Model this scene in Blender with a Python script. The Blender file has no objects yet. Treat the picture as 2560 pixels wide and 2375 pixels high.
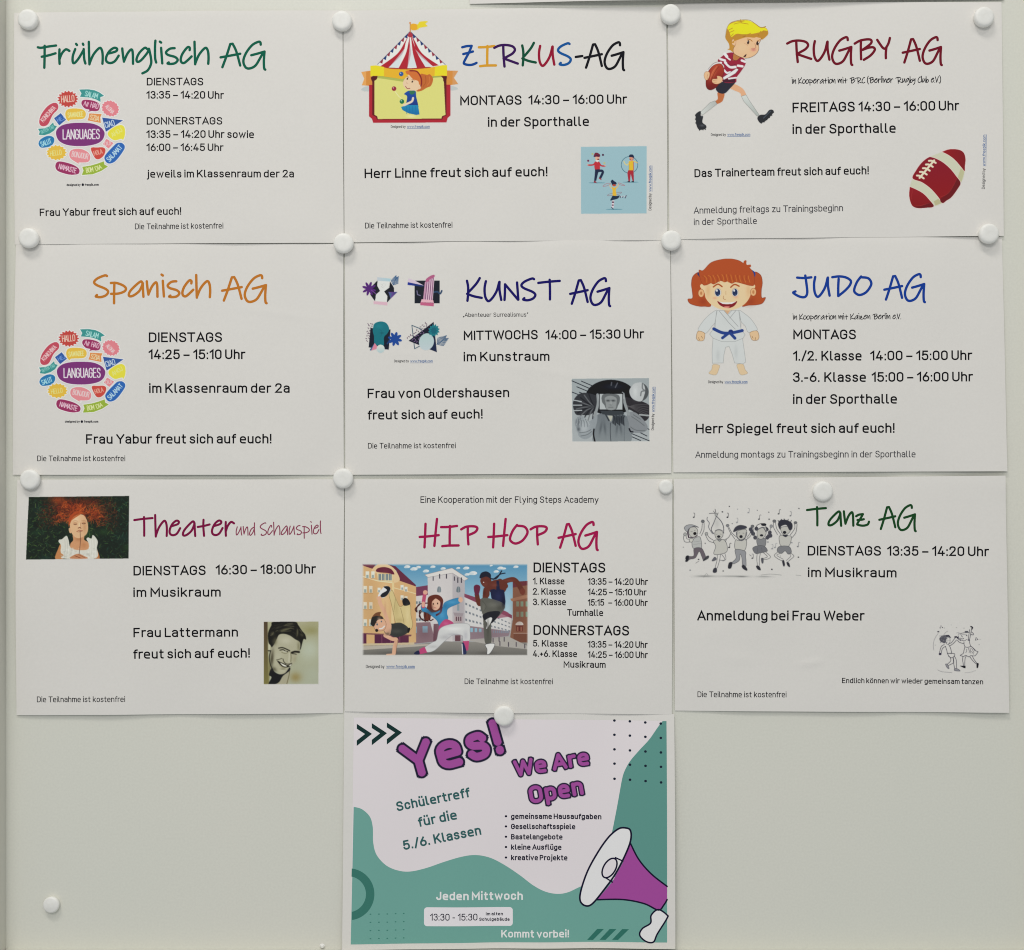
"""School notice board: ten printed sheets held by white round magnets on a pale enamel board."""
import bpy, math, random
import numpy as np

# ---------------------------------------------------------------- camera, light, exposure
K = 0.000362            # metres on the board for one unit of the layout grid (2560 x 2375 units in view)
CX, CY = 1280., 1187.5
DIST = 1.10             # camera distance from the board
sc = bpy.context.scene
col = sc.collection
cam = bpy.data.cameras.new('camera'); cam_ob = bpy.data.objects.new('camera', cam); col.objects.link(cam_ob)
cam_ob.location = (0, -DIST, 0); cam_ob.rotation_euler = (math.radians(90), 0, 0)
cam.sensor_width = 36; cam.lens = 36*DIST/(2560*K); cam.clip_start = .01; cam.clip_end = 50
sc.camera = cam_ob

world = bpy.data.worlds.new('World'); sc.world = world; world.use_nodes = True
bg = world.node_tree.nodes['Background']
bg.inputs[0].default_value = (.93, .98, 1, 1); bg.inputs[1].default_value = .385      # light bounced about the room

def area(name, loc, target, sx, sy, watt, colr):
    l = bpy.data.lights.new(name, 'AREA'); l.shape = 'RECTANGLE'; l.size = sx; l.size_y = sy; l.energy = watt; l.color = colr
    o = bpy.data.objects.new(name, l); col.objects.link(o); o.location = loc
    d = [t-a for t, a in zip(target, loc)]
    import mathutils
    o.rotation_euler = mathutils.Vector(d).to_track_quat('-Z', 'Y').to_euler()
    return o
area('ceiling_and_fill_lamp', (-.95, -2.2, 3.9), (0, 0, -.1), 1.5, .7, 60, (1, .962, .895))
area('ceiling_and_fill_lamp', (1.5, -3.2, 4.0), (0, 0, -.1), 1.5, .7, 24, (1, .965, .905))
area('ceiling_and_fill_lamp', (-.28, -2.1, 1.05), (-.05, 0, -.05), 1.2, .5, 12.5, (1, .965, .91))  # added frontal fill, not a ceiling fitting; brightens the middle of the board

sc.cycles.pixel_filter_type = 'BLACKMAN_HARRIS'; sc.cycles.filter_width = 1.05      # crisp phone-camera sharpness
sc.view_settings.view_transform = 'Standard'; sc.view_settings.look = 'None'
sc.view_settings.exposure = .05; sc.view_settings.gamma = 1

PAPER_RGB = (.805, .79, .77)      # how blank paper looks, for print edges that fade into it

# ---------------------------------------------------------------- materials
def lin(c): return c/12.92 if c <= .04045 else ((c+.055)/1.055)**2.4
PAPER_ALB = (.80, .776, .742)
def albedo(rgb):
    return tuple(min(.9, max(.006, lin(c)/lin(p)*a)) for c, p, a in zip(rgb, PAPER_RGB, PAPER_ALB))

def nodes(name):
    m = bpy.data.materials.new(name); m.use_nodes = True
    nt = m.node_tree; return m, nt, nt.nodes['Principled BSDF']
def setp(b, **k):
    for a, v in k.items(): b.inputs[a.replace('_', ' ')].default_value = v

def mat_paper():
    m, nt, b = nodes('copier_paper')
    setp(b, Base_Color=(*PAPER_ALB, 1), Roughness=.78, Specular_IOR_Level=.25)
    tc = nt.nodes.new('ShaderNodeTexCoord')
    n = nt.nodes.new('ShaderNodeTexNoise'); n.inputs['Scale'].default_value = 900; n.inputs['Detail'].default_value = 3
    n2 = nt.nodes.new('ShaderNodeTexNoise'); n2.inputs['Scale'].default_value = 14; n2.inputs['Detail'].default_value = 4; n2.inputs['Roughness'].default_value = .55
    bp = nt.nodes.new('ShaderNodeBump'); bp.inputs['Strength'].default_value = .06; bp.inputs['Distance'].default_value = .0003
    bp2 = nt.nodes.new('ShaderNodeBump'); bp2.inputs['Strength'].default_value = .5; bp2.inputs['Distance'].default_value = .0013
    nt.links.new(tc.outputs['Object'], n.inputs['Vector']); nt.links.new(tc.outputs['Object'], n2.inputs['Vector'])
    nt.links.new(n.outputs[0], bp.inputs['Height']); nt.links.new(n2.outputs[0], bp2.inputs['Height'])
    nt.links.new(bp.outputs[0], bp2.inputs['Normal']); nt.links.new(bp2.outputs[0], b.inputs['Normal'])
    # faint mottling of the stock
    n3 = nt.nodes.new('ShaderNodeTexNoise'); n3.inputs['Scale'].default_value = 420; n3.inputs['Detail'].default_value = 5
    mx = nt.nodes.new('ShaderNodeMix'); mx.data_type = 'RGBA'
    mx.inputs[6].default_value = tuple(c*.965 for c in PAPER_ALB)+(1,); mx.inputs[7].default_value = tuple(min(1, c*1.03) for c in PAPER_ALB)+(1,)
    nt.links.new(tc.outputs['Object'], n3.inputs['Vector']); nt.links.new(n3.outputs[0], mx.inputs[0]); nt.links.new(mx.outputs[2], b.inputs['Base Color'])
    return m
M_PAPER = mat_paper()

def mat_print():
    m, nt, b = nodes('colour_print'); setp(b, Roughness=.7, Specular_IOR_Level=.25)
    a = nt.nodes.new('ShaderNodeAttribute'); a.attribute_name = 'Col'
    nt.links.new(a.outputs['Color'], b.inputs['Base Color']); return m
M_PRINT = mat_print()
_ink = {}
def ink(h):
    if h not in _ink:
        m, nt, b = nodes('ink_'+h); setp(b, Base_Color=(*albedo(hexc(h)), 1), Roughness=.7, Specular_IOR_Level=.08); _ink[h] = m
        tc = nt.nodes.new('ShaderNodeTexCoord'); n = nt.nodes.new('ShaderNodeTexNoise'); n.inputs['Scale'].default_value = 700
        bp = nt.nodes.new('ShaderNodeBump'); bp.inputs['Strength'].default_value = .1; bp.inputs['Distance'].default_value = .0002
        nt.links.new(tc.outputs['Object'], n.inputs['Vector']); nt.links.new(n.outputs[0], bp.inputs['Height']); nt.links.new(bp.outputs[0], b.inputs['Normal'])
    return _ink[h]

def mat_board():
    m, nt, b = nodes('pale_enamel_sheet_steel')
    setp(b, Roughness=.38, Specular_IOR_Level=.45)
    tc = nt.nodes.new('ShaderNodeTexCoord')
    n = nt.nodes.new('ShaderNodeTexNoise'); n.inputs['Scale'].default_value = 3.2; n.inputs['Detail'].default_value = 4; n.inputs['Roughness'].default_value = .6
    r = nt.nodes.new('ShaderNodeMix'); r.data_type = 'RGBA'
    r.inputs[6].default_value = (.77, .785, .705, 1); r.inputs[7].default_value = (.82, .80, .725, 1)
    nt.links.new(tc.outputs['Object'], n.inputs['Vector']); nt.links.new(n.outputs[0], r.inputs[0]); 
    n4 = nt.nodes.new('ShaderNodeTexNoise'); n4.inputs['Scale'].default_value = 500; n4.inputs['Detail'].default_value = 4
    m4 = nt.nodes.new('ShaderNodeMix'); m4.data_type = 'RGBA'; m4.blend_type = 'MULTIPLY'; m4.inputs[0].default_value = .12
    nt.links.new(tc.outputs['Object'], n4.inputs['Vector']); nt.links.new(r.outputs[2], m4.inputs[6]); nt.links.new(n4.outputs[0], m4.inputs[7])
    nt.links.new(m4.outputs[2], b.inputs['Base Color'])
    n2 = nt.nodes.new('ShaderNodeTexNoise'); n2.inputs['Scale'].default_value = 260; n2.inputs['Detail'].default_value = 3
    bp = nt.nodes.new('ShaderNodeBump'); bp.inputs['Strength'].default_value = .08; bp.inputs['Distance'].default_value = .0003
    nt.links.new(tc.outputs['Object'], n2.inputs['Vector']); nt.links.new(n2.outputs[0], bp.inputs['Height']); nt.links.new(bp.outputs[0], b.inputs['Normal'])
    return m
M_BOARD = mat_board()
def mat_alu():
    m, nt, b = nodes('dull_aluminium'); setp(b, Base_Color=(.66, .65, .585, 1), Metallic=.05, Roughness=.42)
    tc = nt.nodes.new('ShaderNodeTexCoord'); n = nt.nodes.new('ShaderNodeTexNoise'); n.inputs['Scale'].default_value = 120
    cr = nt.nodes.new('ShaderNodeMapRange'); cr.inputs[3].default_value = .36; cr.inputs[4].default_value = .5
    nt.links.new(tc.outputs['Object'], n.inputs['Vector']); nt.links.new(n.outputs[0], cr.inputs[0]); nt.links.new(cr.outputs[0], b.inputs['Roughness']); return m
M_ALU = mat_alu()
def mat_magnet():
    m, nt, b = nodes('white_magnet_plastic'); setp(b, Roughness=.42, Specular_IOR_Level=.45)
    tc = nt.nodes.new('ShaderNodeTexCoord'); n = nt.nodes.new('ShaderNodeTexNoise'); n.inputs['Scale'].default_value = 300; n.inputs['Detail'].default_value = 5
    mx = nt.nodes.new('ShaderNodeMix'); mx.data_type = 'RGBA'; mx.inputs[6].default_value = (.80, .79, .75, 1); mx.inputs[7].default_value = (.92, .915, .89, 1)
    w = nt.nodes.new('ShaderNodeTexWave'); w.inputs['Scale'].default_value = 700; w.inputs['Distortion'].default_value = 6
    bp = nt.nodes.new('ShaderNodeBump'); bp.inputs['Strength'].default_value = .12; bp.inputs['Distance'].default_value = .0002
    nt.links.new(tc.outputs['Object'], n.inputs['Vector']); nt.links.new(tc.outputs['Object'], w.inputs['Vector'])
    nt.links.new(n.outputs[0], mx.inputs[0]); nt.links.new(mx.outputs[2], b.inputs['Base Color'])
    nt.links.new(w.outputs[1], bp.inputs['Height']); nt.links.new(bp.outputs[0], b.inputs['Normal']); return m
#PAINT-BEGIN
# ---------------------------------------------------------------- drawing helpers (plain numpy)
def hexc(h):
    return tuple(int(h[i:i+2], 16)/255. for i in (0, 2, 4))

def P(s):
    return [tuple(float(v) for v in t.split(',')) for t in s.split()]

def spline(pts, closed=False, n=7):
    pts = [p[:2] for p in pts]
    N = len(pts)
    if N < 3: return list(pts)
    out = []
    for i in range(N if closed else N-1):
        p1, p2 = pts[i], pts[(i+1) % N]
        p0 = pts[(i-1) % N] if (closed or i > 0) else p1
        p3 = pts[(i+2) % N] if (closed or i+2 < N) else p2
        for k in range(n):
            t = k/n; t2 = t*t; t3 = t2*t
            out.append(tuple(.5*((2*b)+(-a+c)*t+(2*a-5*b+4*c-d)*t2+(-a+3*b-3*c+d)*t3)
                             for a, b, c, d in zip(p0, p1, p2, p3)))
    if not closed: out.append(tuple(pts[-1]))
    return out

def rounded(pts, closed=False, n=5):
    """polyline whose corners carry an optional radius"""
    N = len(pts); out = []
    for i, p in enumerate(pts):
        r = p[2] if len(p) > 2 else 0
        if r <= 0 or (not closed and i in (0, N-1)):
            out.append(p[:2]); continue
        a, b = pts[i-1], pts[(i+1) % N]
        da = math.hypot(a[0]-p[0], a[1]-p[1]); db = math.hypot(b[0]-p[0], b[1]-p[1])
        ra = min(r, da*(.5 if len(a) > 2 else 1.)); rb = min(r, db*(.5 if len(b) > 2 else 1.))
        s = (p[0]+(a[0]-p[0])*ra/da, p[1]+(a[1]-p[1])*ra/da)
        e = (p[0]+(b[0]-p[0])*rb/db, p[1]+(b[1]-p[1])*rb/db)
        for k in range(n+1):
            t = k/n; w0 = (1-t)**2; w1 = 2*t*(1-t)*.707; w2 = t*t; w = w0+w1+w2
            out.append(((s[0]*w0+p[0]*w1+e[0]*w2)/w, (s[1]*w0+p[1]*w1+e[1]*w2)/w))
    res = [out[0]]
    for q in out[1:]:
        if abs(q[0]-res[-1][0])+abs(q[1]-res[-1][1]) > 1e-4: res.append(q)
    return res

# ---- technical sans, stroke centre lines, cap height 10
BOWL = '@0,0,2.2 4.4,0,2.2 4.4,7.2,2.2 0,7.2,2.2'
SANS = {
'A': (6.6, '0,0 3.3,10 6.6,0;1.1,3 5.5,3'), 'B': (5.2, '@0,0 5.2,0,2.4 5.2,5.2,2.4 0,5.2;0,5.2 0,10 4.9,10,2.3 4.9,5.2,2.3 2.6,5.2'),
'C': (5.2, '5.2,7 5.2,10,2.6 0,10,2.6 0,0,2.6 5.2,0,2.6 5.2,3'), 'D': (5.6, '@0,0 5.6,0,3 5.6,10,3 0,10'),
'E': (4.8, '4.8,0 0,0 0,10 4.8,10;0,5.2 4.2,5.2'), 'F': (4.6, '0,0 0,10 4.6,10;0,5 4,5'),
'G': (5.4, '5.4,7.2 5.4,10,2.7 0,10,2.7 0,0,2.7 5.4,0,2.7 5.4,4.9 3.1,4.9'), 'H': (5.8, '0,0 0,10;5.8,0 5.8,10;0,5.1 5.8,5.1'),
'I': (0, '0,0 0,10'), 'J': (4, '0,2.4 0,0,2 4,0,2 4,10'), 'K': (5.6, '0,0 0,10;5.3,10 .2,3.6;2,6 5.6,0'),
'L': (4.4, '0,10 0,0 4.4,0'), 'M': (7, '0,0 0,10 3.5,3.2 7,10 7,0'), 'N': (5.9, '0,0 0,10 5.9,0 5.9,10'),
'O': (5.6, '@0,0,2.8 5.6,0,2.8 5.6,10,2.8 0,10,2.8'), 'P': (5.2, '0,0 0,10 5.2,10,2.7 5.2,4.4,2.7 0,4.4'),
'R': (5.4, '0,0 0,10 5.2,10,2.7 5.2,4.6,2.7 0,4.6;3,4.6 5.6,0'),
'S': (5.2, '~5,7.9 4.3,9.5 2.6,10 .9,9.4 .2,7.6 .8,6.1 2.6,5.2 4.5,4.3 5.2,2.5 4.5,.6 2.6,0 .9,.4 0,2'),
'T': (6, '0,10 6,10;3,10 3,0'), 'U': (5.6, '0,10 0,0,2.8 5.6,0,2.8 5.6,10'), 'V': (6.2, '0,10 3.1,0 6.2,10'),
'W': (9.4, '0,10 2.3,0 4.7,9.6 7.1,0 9.4,10'), 'Y': (6.4, '0,10 3.2,4.4 6.4,10;3.2,4.4 3.2,0'), 'Z': (5.2, '0,10 5.2,10 0,0 5.2,0'),
'0': (5, '@0,0,2.5 5,0,2.5 5,10,2.5 0,10,2.5'), '1': (2.5, '0,7.6 2.5,10 2.5,0'),
'2': (4.9, '~0,7.6 .7,9.4 2.5,10 4.2,9.4 4.7,7.5 4.1,5.6 3.1,4.2;3.2,4.3 0,0 5,0'),
'3': (4.9, '~.1,8.2 .9,9.6 2.4,10 4,9.5 4.6,7.8 4.1,6 2.3,5.4;~2.3,5.4 4.3,4.9 4.9,2.9 4.3,.7 2.4,0 .8,.5 0,2'),
'4': (5.4, '2.9,10 0,2.3 5.4,2.3;3.9,4.8 3.9,0'), '5': (5, '4.6,10 .7,10 .4,5.3;~.4,5.5 1.2,6.2 2.6,6.4 4.3,5.7 5,3.3 4.4,.8 2.5,0 .8,.5 0,2'),
'6': (5, '3.3,10 .5,5.2;@0,0,2.5 5,0,2.5 5,6,2.6 0,6,2.6'), '8': (5, '@.3,10,2.2 .3,5.3,2.2 4.7,5.3,2.2 4.7,10,2.2;@0,0,2.5 5,0,2.5 5,5.3,2.4 0,5.3,2.4'),
'a': (4.3, '~.2,6.2 1,7.1 2.3,7.3 3.8,6.7 4.3,5.2;4.3,5.6 4.3,0;4.3,4.2 0,4.2,2 0,0,2 4.2,0,2 4.3,2.3'),
'b': (4.4, '0,10 0,0;'+BOWL), 'c': (4.1, '4.1,5.2 4.1,7.2,2.1 0,7.2,2.1 0,0,2.1 4.1,0,2.1 4.1,1.9'), 'd': (4.4, '4.4,10 4.4,0;'+BOWL),
'e': (4.5, '0,3.7 4.5,3.7 4.5,7.2,2.2 0,7.2,2.2 0,0,2.2 4.2,0'), 'f': (2.8, '2.9,10 .9,10,1.6 .9,0;0,7 2.7,7'),
'g': (4.4, BOWL+';4.4,7.2 4.4,-2.9,2.2 .2,-2.9,1.6 .2,-2.2'), 'h': (4.3, '0,10 0,0;0,4.4 0,7.2,2.1 4.3,7.2,2.1 4.3,0'),
'i': (0, '0,7.2 0,0;0,9.5 0,10.2'), 'j': (.9, '.9,7.2 .9,-2.9,1.3 -.4,-2.9;.9,9.5 .9,10.2'), 'k': (4.3, '0,10 0,0;4,7.2 .1,2.6;1.5,4.2 4.3,0'),
'l': (1.4, '0,10 0,0,1.3 1.4,0'), 'm': (7.2, '0,0 0,7.2;0,4.4 0,7.2,2 3.6,7.2,2 3.6,0;3.6,4.4 3.6,7.2,2 7.2,7.2,2 7.2,0'),
'n': (4.3, '0,0 0,7.2;0,4.4 0,7.2,2.1 4.3,7.2,2.1 4.3,0'), 'o': (4.5, '@0,0,2.2 4.5,0,2.2 4.5,7.2,2.2 0,7.2,2.2'),
'p': (4.4, '0,7.2 0,-3;'+BOWL), 'r': (2.8, '0,0 0,7.2;0,4.6 0,7.2,2 2.8,7.2'),
's': (4, '~3.8,5.9 3.1,7 2,7.2 .6,6.8 .2,5.4 .9,4.2 2,3.8 3.4,3.2 4,1.9 3.4,.4 2,0 .8,.3 0,1.4'), 't': (2.8, '1,9.6 1,0,1.4 2.8,0;0,7.1 2.8,7.1'),
'u': (4.3, '0,7.2 0,0,2.1 4.3,0,2.1 4.3,2.8;4.3,7.2 4.3,0'), 'v': (4.8, '0,7.2 2.4,0 4.8,7.2'), 'w': (7.2, '0,7.2 1.8,0 3.6,6.6 5.4,0 7.2,7.2'),
'y': (4.8, '0,7.2 2.5,.2;4.8,7.2 1.4,-3 .4,-3'), 'z': (4, '0,7.2 4,7.2 0,0 4,0'), 'k': (4.3, '0,10 0,0;4,7.2 .1,2.6;1.5,4.2 4.3,0'),
'.': (0, '0,0 0,.35'), ':': (0, '0,0 0,.35;0,6 0,6.35'), '–': (4.6, '0,3.9 4.6,3.9'), '-': (2.4, '0,3.9 2.4,3.9'), '/': (3.6, '0,-.8 3.6,10.8'),
'!': (0, '0,10 0,3.2;0,0 0,.35'), '+': (4, '0,4 4,4;2,2 2,6'), '„': (1.8, '.5,1 0,-1.2;1.8,1 1.3,-1.2'), '“': (1.8, '0,8 .5,10;1.3,8 1.8,10'),
}
for _b, _u in (('a', 'ä'), ('o', 'ö'), ('u', 'ü')):
    SANS[_u] = (SANS[_b][0], SANS[_b][1]+';.9,9.6 .9,10.1;3.4,9.6 3.4,10.1')

# ---- marker handwriting: x left, base line, x right, strokes, scale (raw tracing units, y down)
HAND = {
'F': (40, 485, 320, '40,205 90,213 200,192 315,175;143,180 143,360 140,545;100,362 200,340 308,305'),
'r': (385, 485, 550, '395,240 392,360 398,480;398,400 430,310 490,240 545,265'),
'u': (602, 485, 810, '648,235 612,350 612,450 640,465 700,390 775,250;775,235 785,400 803,475'),
'h': (875, 485, 1100, '880,115 885,300 892,490;892,480 950,330 1040,218 1080,260 1092,370 1088,480'),
'e': (1175, 485, 1380, '1215,310 1325,275 1345,232 1300,215 1230,270 1182,370 1187,440 1240,468 1310,440 1370,345'),
'n': (1435, 485, 1615, '1440,225 1452,340 1468,445;1468,440 1520,310 1575,242 1598,290 1605,480'),
'g': (1685, 485, 1925, '1850,235 1810,215 1730,300 1690,400 1705,448 1760,420 1850,300 1875,230;1878,235 1905,370 1910,480 1860,590 1780,640'),
'l': (80, 485, 110, '90,95 85,200 88,380 105,460'), 'i': (165, 485, 222, '195,215 205,350 215,475;175,112 195,128'),
's': (292, 485, 485, '432,222 360,232 303,290 335,335 440,370 480,420 440,472 370,485 328,477 345,460'),
'c': (538, 485, 705, '675,255 675,215 640,210 570,310 542,400 552,455 590,470 640,430 705,360'),
'A': (1205, 485, 1505, '1232,535 1290,360 1350,150;1350,150 1385,145;1385,145 1440,270 1500,505;1205,372 1350,342 1500,310'),
'G': (1565, 485, 1905, '1832,160 1825,120 1790,115 1700,170 1610,300 1570,430 1600,530 1660,555 1750,510 1820,390 1870,290;1690,335 1780,310 1890,275;1890,275 1880,430 1885,550 1902,575'),
'Z': (108, 500, 345, '108,212 180,195 265,190;265,190 220,300 140,450 145,490 220,508 290,500 345,475;125,325 210,305 285,285'),
'I': (378, 500, 668, '380,215 500,212 640,195;525,195 520,350 520,510;400,530 500,520 665,518'),
'R': (630, 495, 1028, '635,220 720,182 830,172 940,195 980,250 940,312 860,360 790,398;785,190 790,350 805,530;790,395 900,435 1028,480'),
'K': (1092, 497, 1325, '1098,180 1115,280 1115,400 1105,510;1295,135 1240,230 1130,360;1100,395 1200,435 1325,462'),
'U': (1368, 496, 1635, '1395,185 1375,300 1385,440 1430,515 1490,470 1560,350 1600,200;1605,195 1605,330 1632,495'),
'S': (1685, 495, 1908, '1885,150 1850,140 1740,190 1690,250 1730,300 1860,360 1905,410 1870,470 1790,500 1720,490 1735,465'),
'-': (1975, 495, 2085, '1975,368 2085,352'),
'B': (1218, 485, 1555, '1222,220 1320,168 1450,150 1500,172 1480,230 1350,325;1325,170 1322,300 1325,480;1350,325 1450,290 1530,285 1552,330 1480,420 1370,490'),
'Y': (1602, 485, 1825, '1605,160 1650,230 1700,295 1740,300 1790,220 1815,130;1755,290 1745,380 1745,465'),
'p': (415, 470, 650, '415,240 500,240 600,280 645,330 620,380 530,415 420,420;468,235 466,400 466,575'),
'a': (700, 478, 930, '908,290 905,240 880,222 820,270 730,370 702,440 722,468 780,450 860,380 905,280;912,250 917,370 925,475'),
'N': (742, 475, 970, '752,475 758,350 760,225;760,215 850,330 960,470;945,185 955,330 965,470'),
'T': (1315, 475, 1655, '1320,192 1480,172 1650,158;1495,140 1500,300 1500,465'),
'J': (92, 465, 400, '165,165 280,172 400,160;300,130 320,280 330,420 290,488 200,480 100,420 135,395'),
'D': (735, 465, 1060, '740,158 850,145 960,160 1045,215 1030,290 950,380 840,470;845,185 838,320 838,470'),
'O': (1120, 465, 1420, '1240,145 1170,240 1125,370 1160,430 1230,450 1330,400 1405,290 1400,220 1350,170 1250,158'),
't': (1128, 465, 1348, '1235,180 1232,300 1245,460;1130,305 1240,288 1345,262'),
'H': (55, 500, 370, '155,160 148,350 138,550;342,80 320,300 300,525;60,378 200,368 370,348'),
'P': (755, 500, 1022, '758,252 830,212 920,200 1000,210 1020,245 980,300 880,345;865,210 865,350 875,500'),
'z': (910, 395, 1135, '912,222 960,195 1030,185;1030,185 1000,240 935,350 945,375 1030,390 1110,370 1135,320;935,290 1000,285 1045,275'),
'd': (0, 380, 200, '145,150 60,210 5,330 40,378 120,300 180,170;180,20 175,200 190,375'),
'm': (1435, 485, 1710, '1440,225 1452,340 1468,445;1468,440 1510,310 1560,240 1580,300 1588,440;1588,440 1620,310 1680,240 1700,300 1705,480'),
'o': (1170, 480, 1350, '@1240,240 1190,300 1170,400 1210,470 1290,450 1350,370 1340,280 1290,240'),
'b': (1440, 480, 1600, '1440,110 1445,300 1455,470;1455,440 1500,320 1560,300 1595,370 1560,450 1480,475 1455,450'),
'y': (1440, 480, 1600, '1440,235 1450,340 1500,360 1570,250;1580,235 1570,400 1540,520 1470,600'),
'C': (1570, 480, 1760, '1750,150 1700,140 1620,230 1570,350 1590,450 1660,480 1760,430'),
'V': (1440, 480, 1640, '1440,140 1480,300 1520,470;1520,470 1580,300 1640,130'),
'(': (0, 480, 60, '60,60 0,200 0,400 60,540'), ')': (0, 480, 60, '0,60 60,200 60,400 0,540'), '.': (0, 480, 10, '0,470 10,476'),
}
HAND['ü'] = (602, 485, 810, HAND['u'][3]+';660,148 674,168;762,145 770,165')

_gc = {}
def glyph(font, ch):
    """-> advance box width, list of (points, closed), in units of cap height = 1"""
    key = (font, ch)
    if key not in _gc:
        st = []
        if font == 'sans':
            w, s = SANS[ch]
            for t in s.split(';'):
                if t[0] == '@': st.append((rounded(P(t[1:]), True), True))
                elif t[0] == '~': st.append((spline(P(t[1:]), n=4), False))
                else: st.append((rounded(P(t)), False))
            st = [([(x/10., y/10.) for x, y in p], c) for p, c in st]
            _gc[key] = (w/10., st)
        else:
            x0, b, x1, s = HAND[ch][:4]
            for t in s.split(';'):
                c = t[0] == '@'
                st.append((spline(P(t.lstrip('@')), c, n=5), c))
            _gc[key] = ((x1-x0)/340., [([((x-x0)/340., (b-y)/340.) for x, y in p], c) for p, c in st])
    return _gc[key]

def text_strokes(txt, x0, y0, x1, y1, cap, font='sans', w=.13, sx=1.):
    """strokes of a line of writing laid on the base line x0,y0 -> x1,y1 (y down), width w in cap units"""
    gap, space = (.135+w*.95, .35 if w < .14 else .265) if font == 'sans' else (.11, .42)
    x = 0; items = []
    last = None
    for ch in txt:
        if ch == ' ':
            x += space+(.1 if last == '.' else 0); last = None; continue
        gw, st = glyph(font, ch)
        if last is not None: x += gap - (.06 if (last in 'TAVYWrf/L' or ch in 'TAVYW') and font == 'sans' else 0)
        elif items: x += gap*.8
        items.append((x, st)); x += gw; last = ch
    if font == 'sans':
        tot = x+w; inset = w/2.
    else:
        tot = x+w; inset = w/2.
    L = math.hypot(x1-x0, y1-y0); ux, uy = (x1-x0)/L, (y1-y0)/L
    k = L/tot
    out = []
    for gx, st in items:
        for si, (p, c) in enumerate(st):
            q = []
            up = .11 if (w > .16 and font == 'sans' and len(p) == 2 and not c and min(p[0][1], p[1][1]) > .9) else 0
            for a, b in p:
                b += up
                X = (gx+a+inset)*k
                Y = ((inset+b*(1-w)) if font == 'sans' else b)*cap
                q.append((x0+ux*X+uy*Y, y0+uy*X-ux*Y))
            out.append((q, c))
    return out

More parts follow.
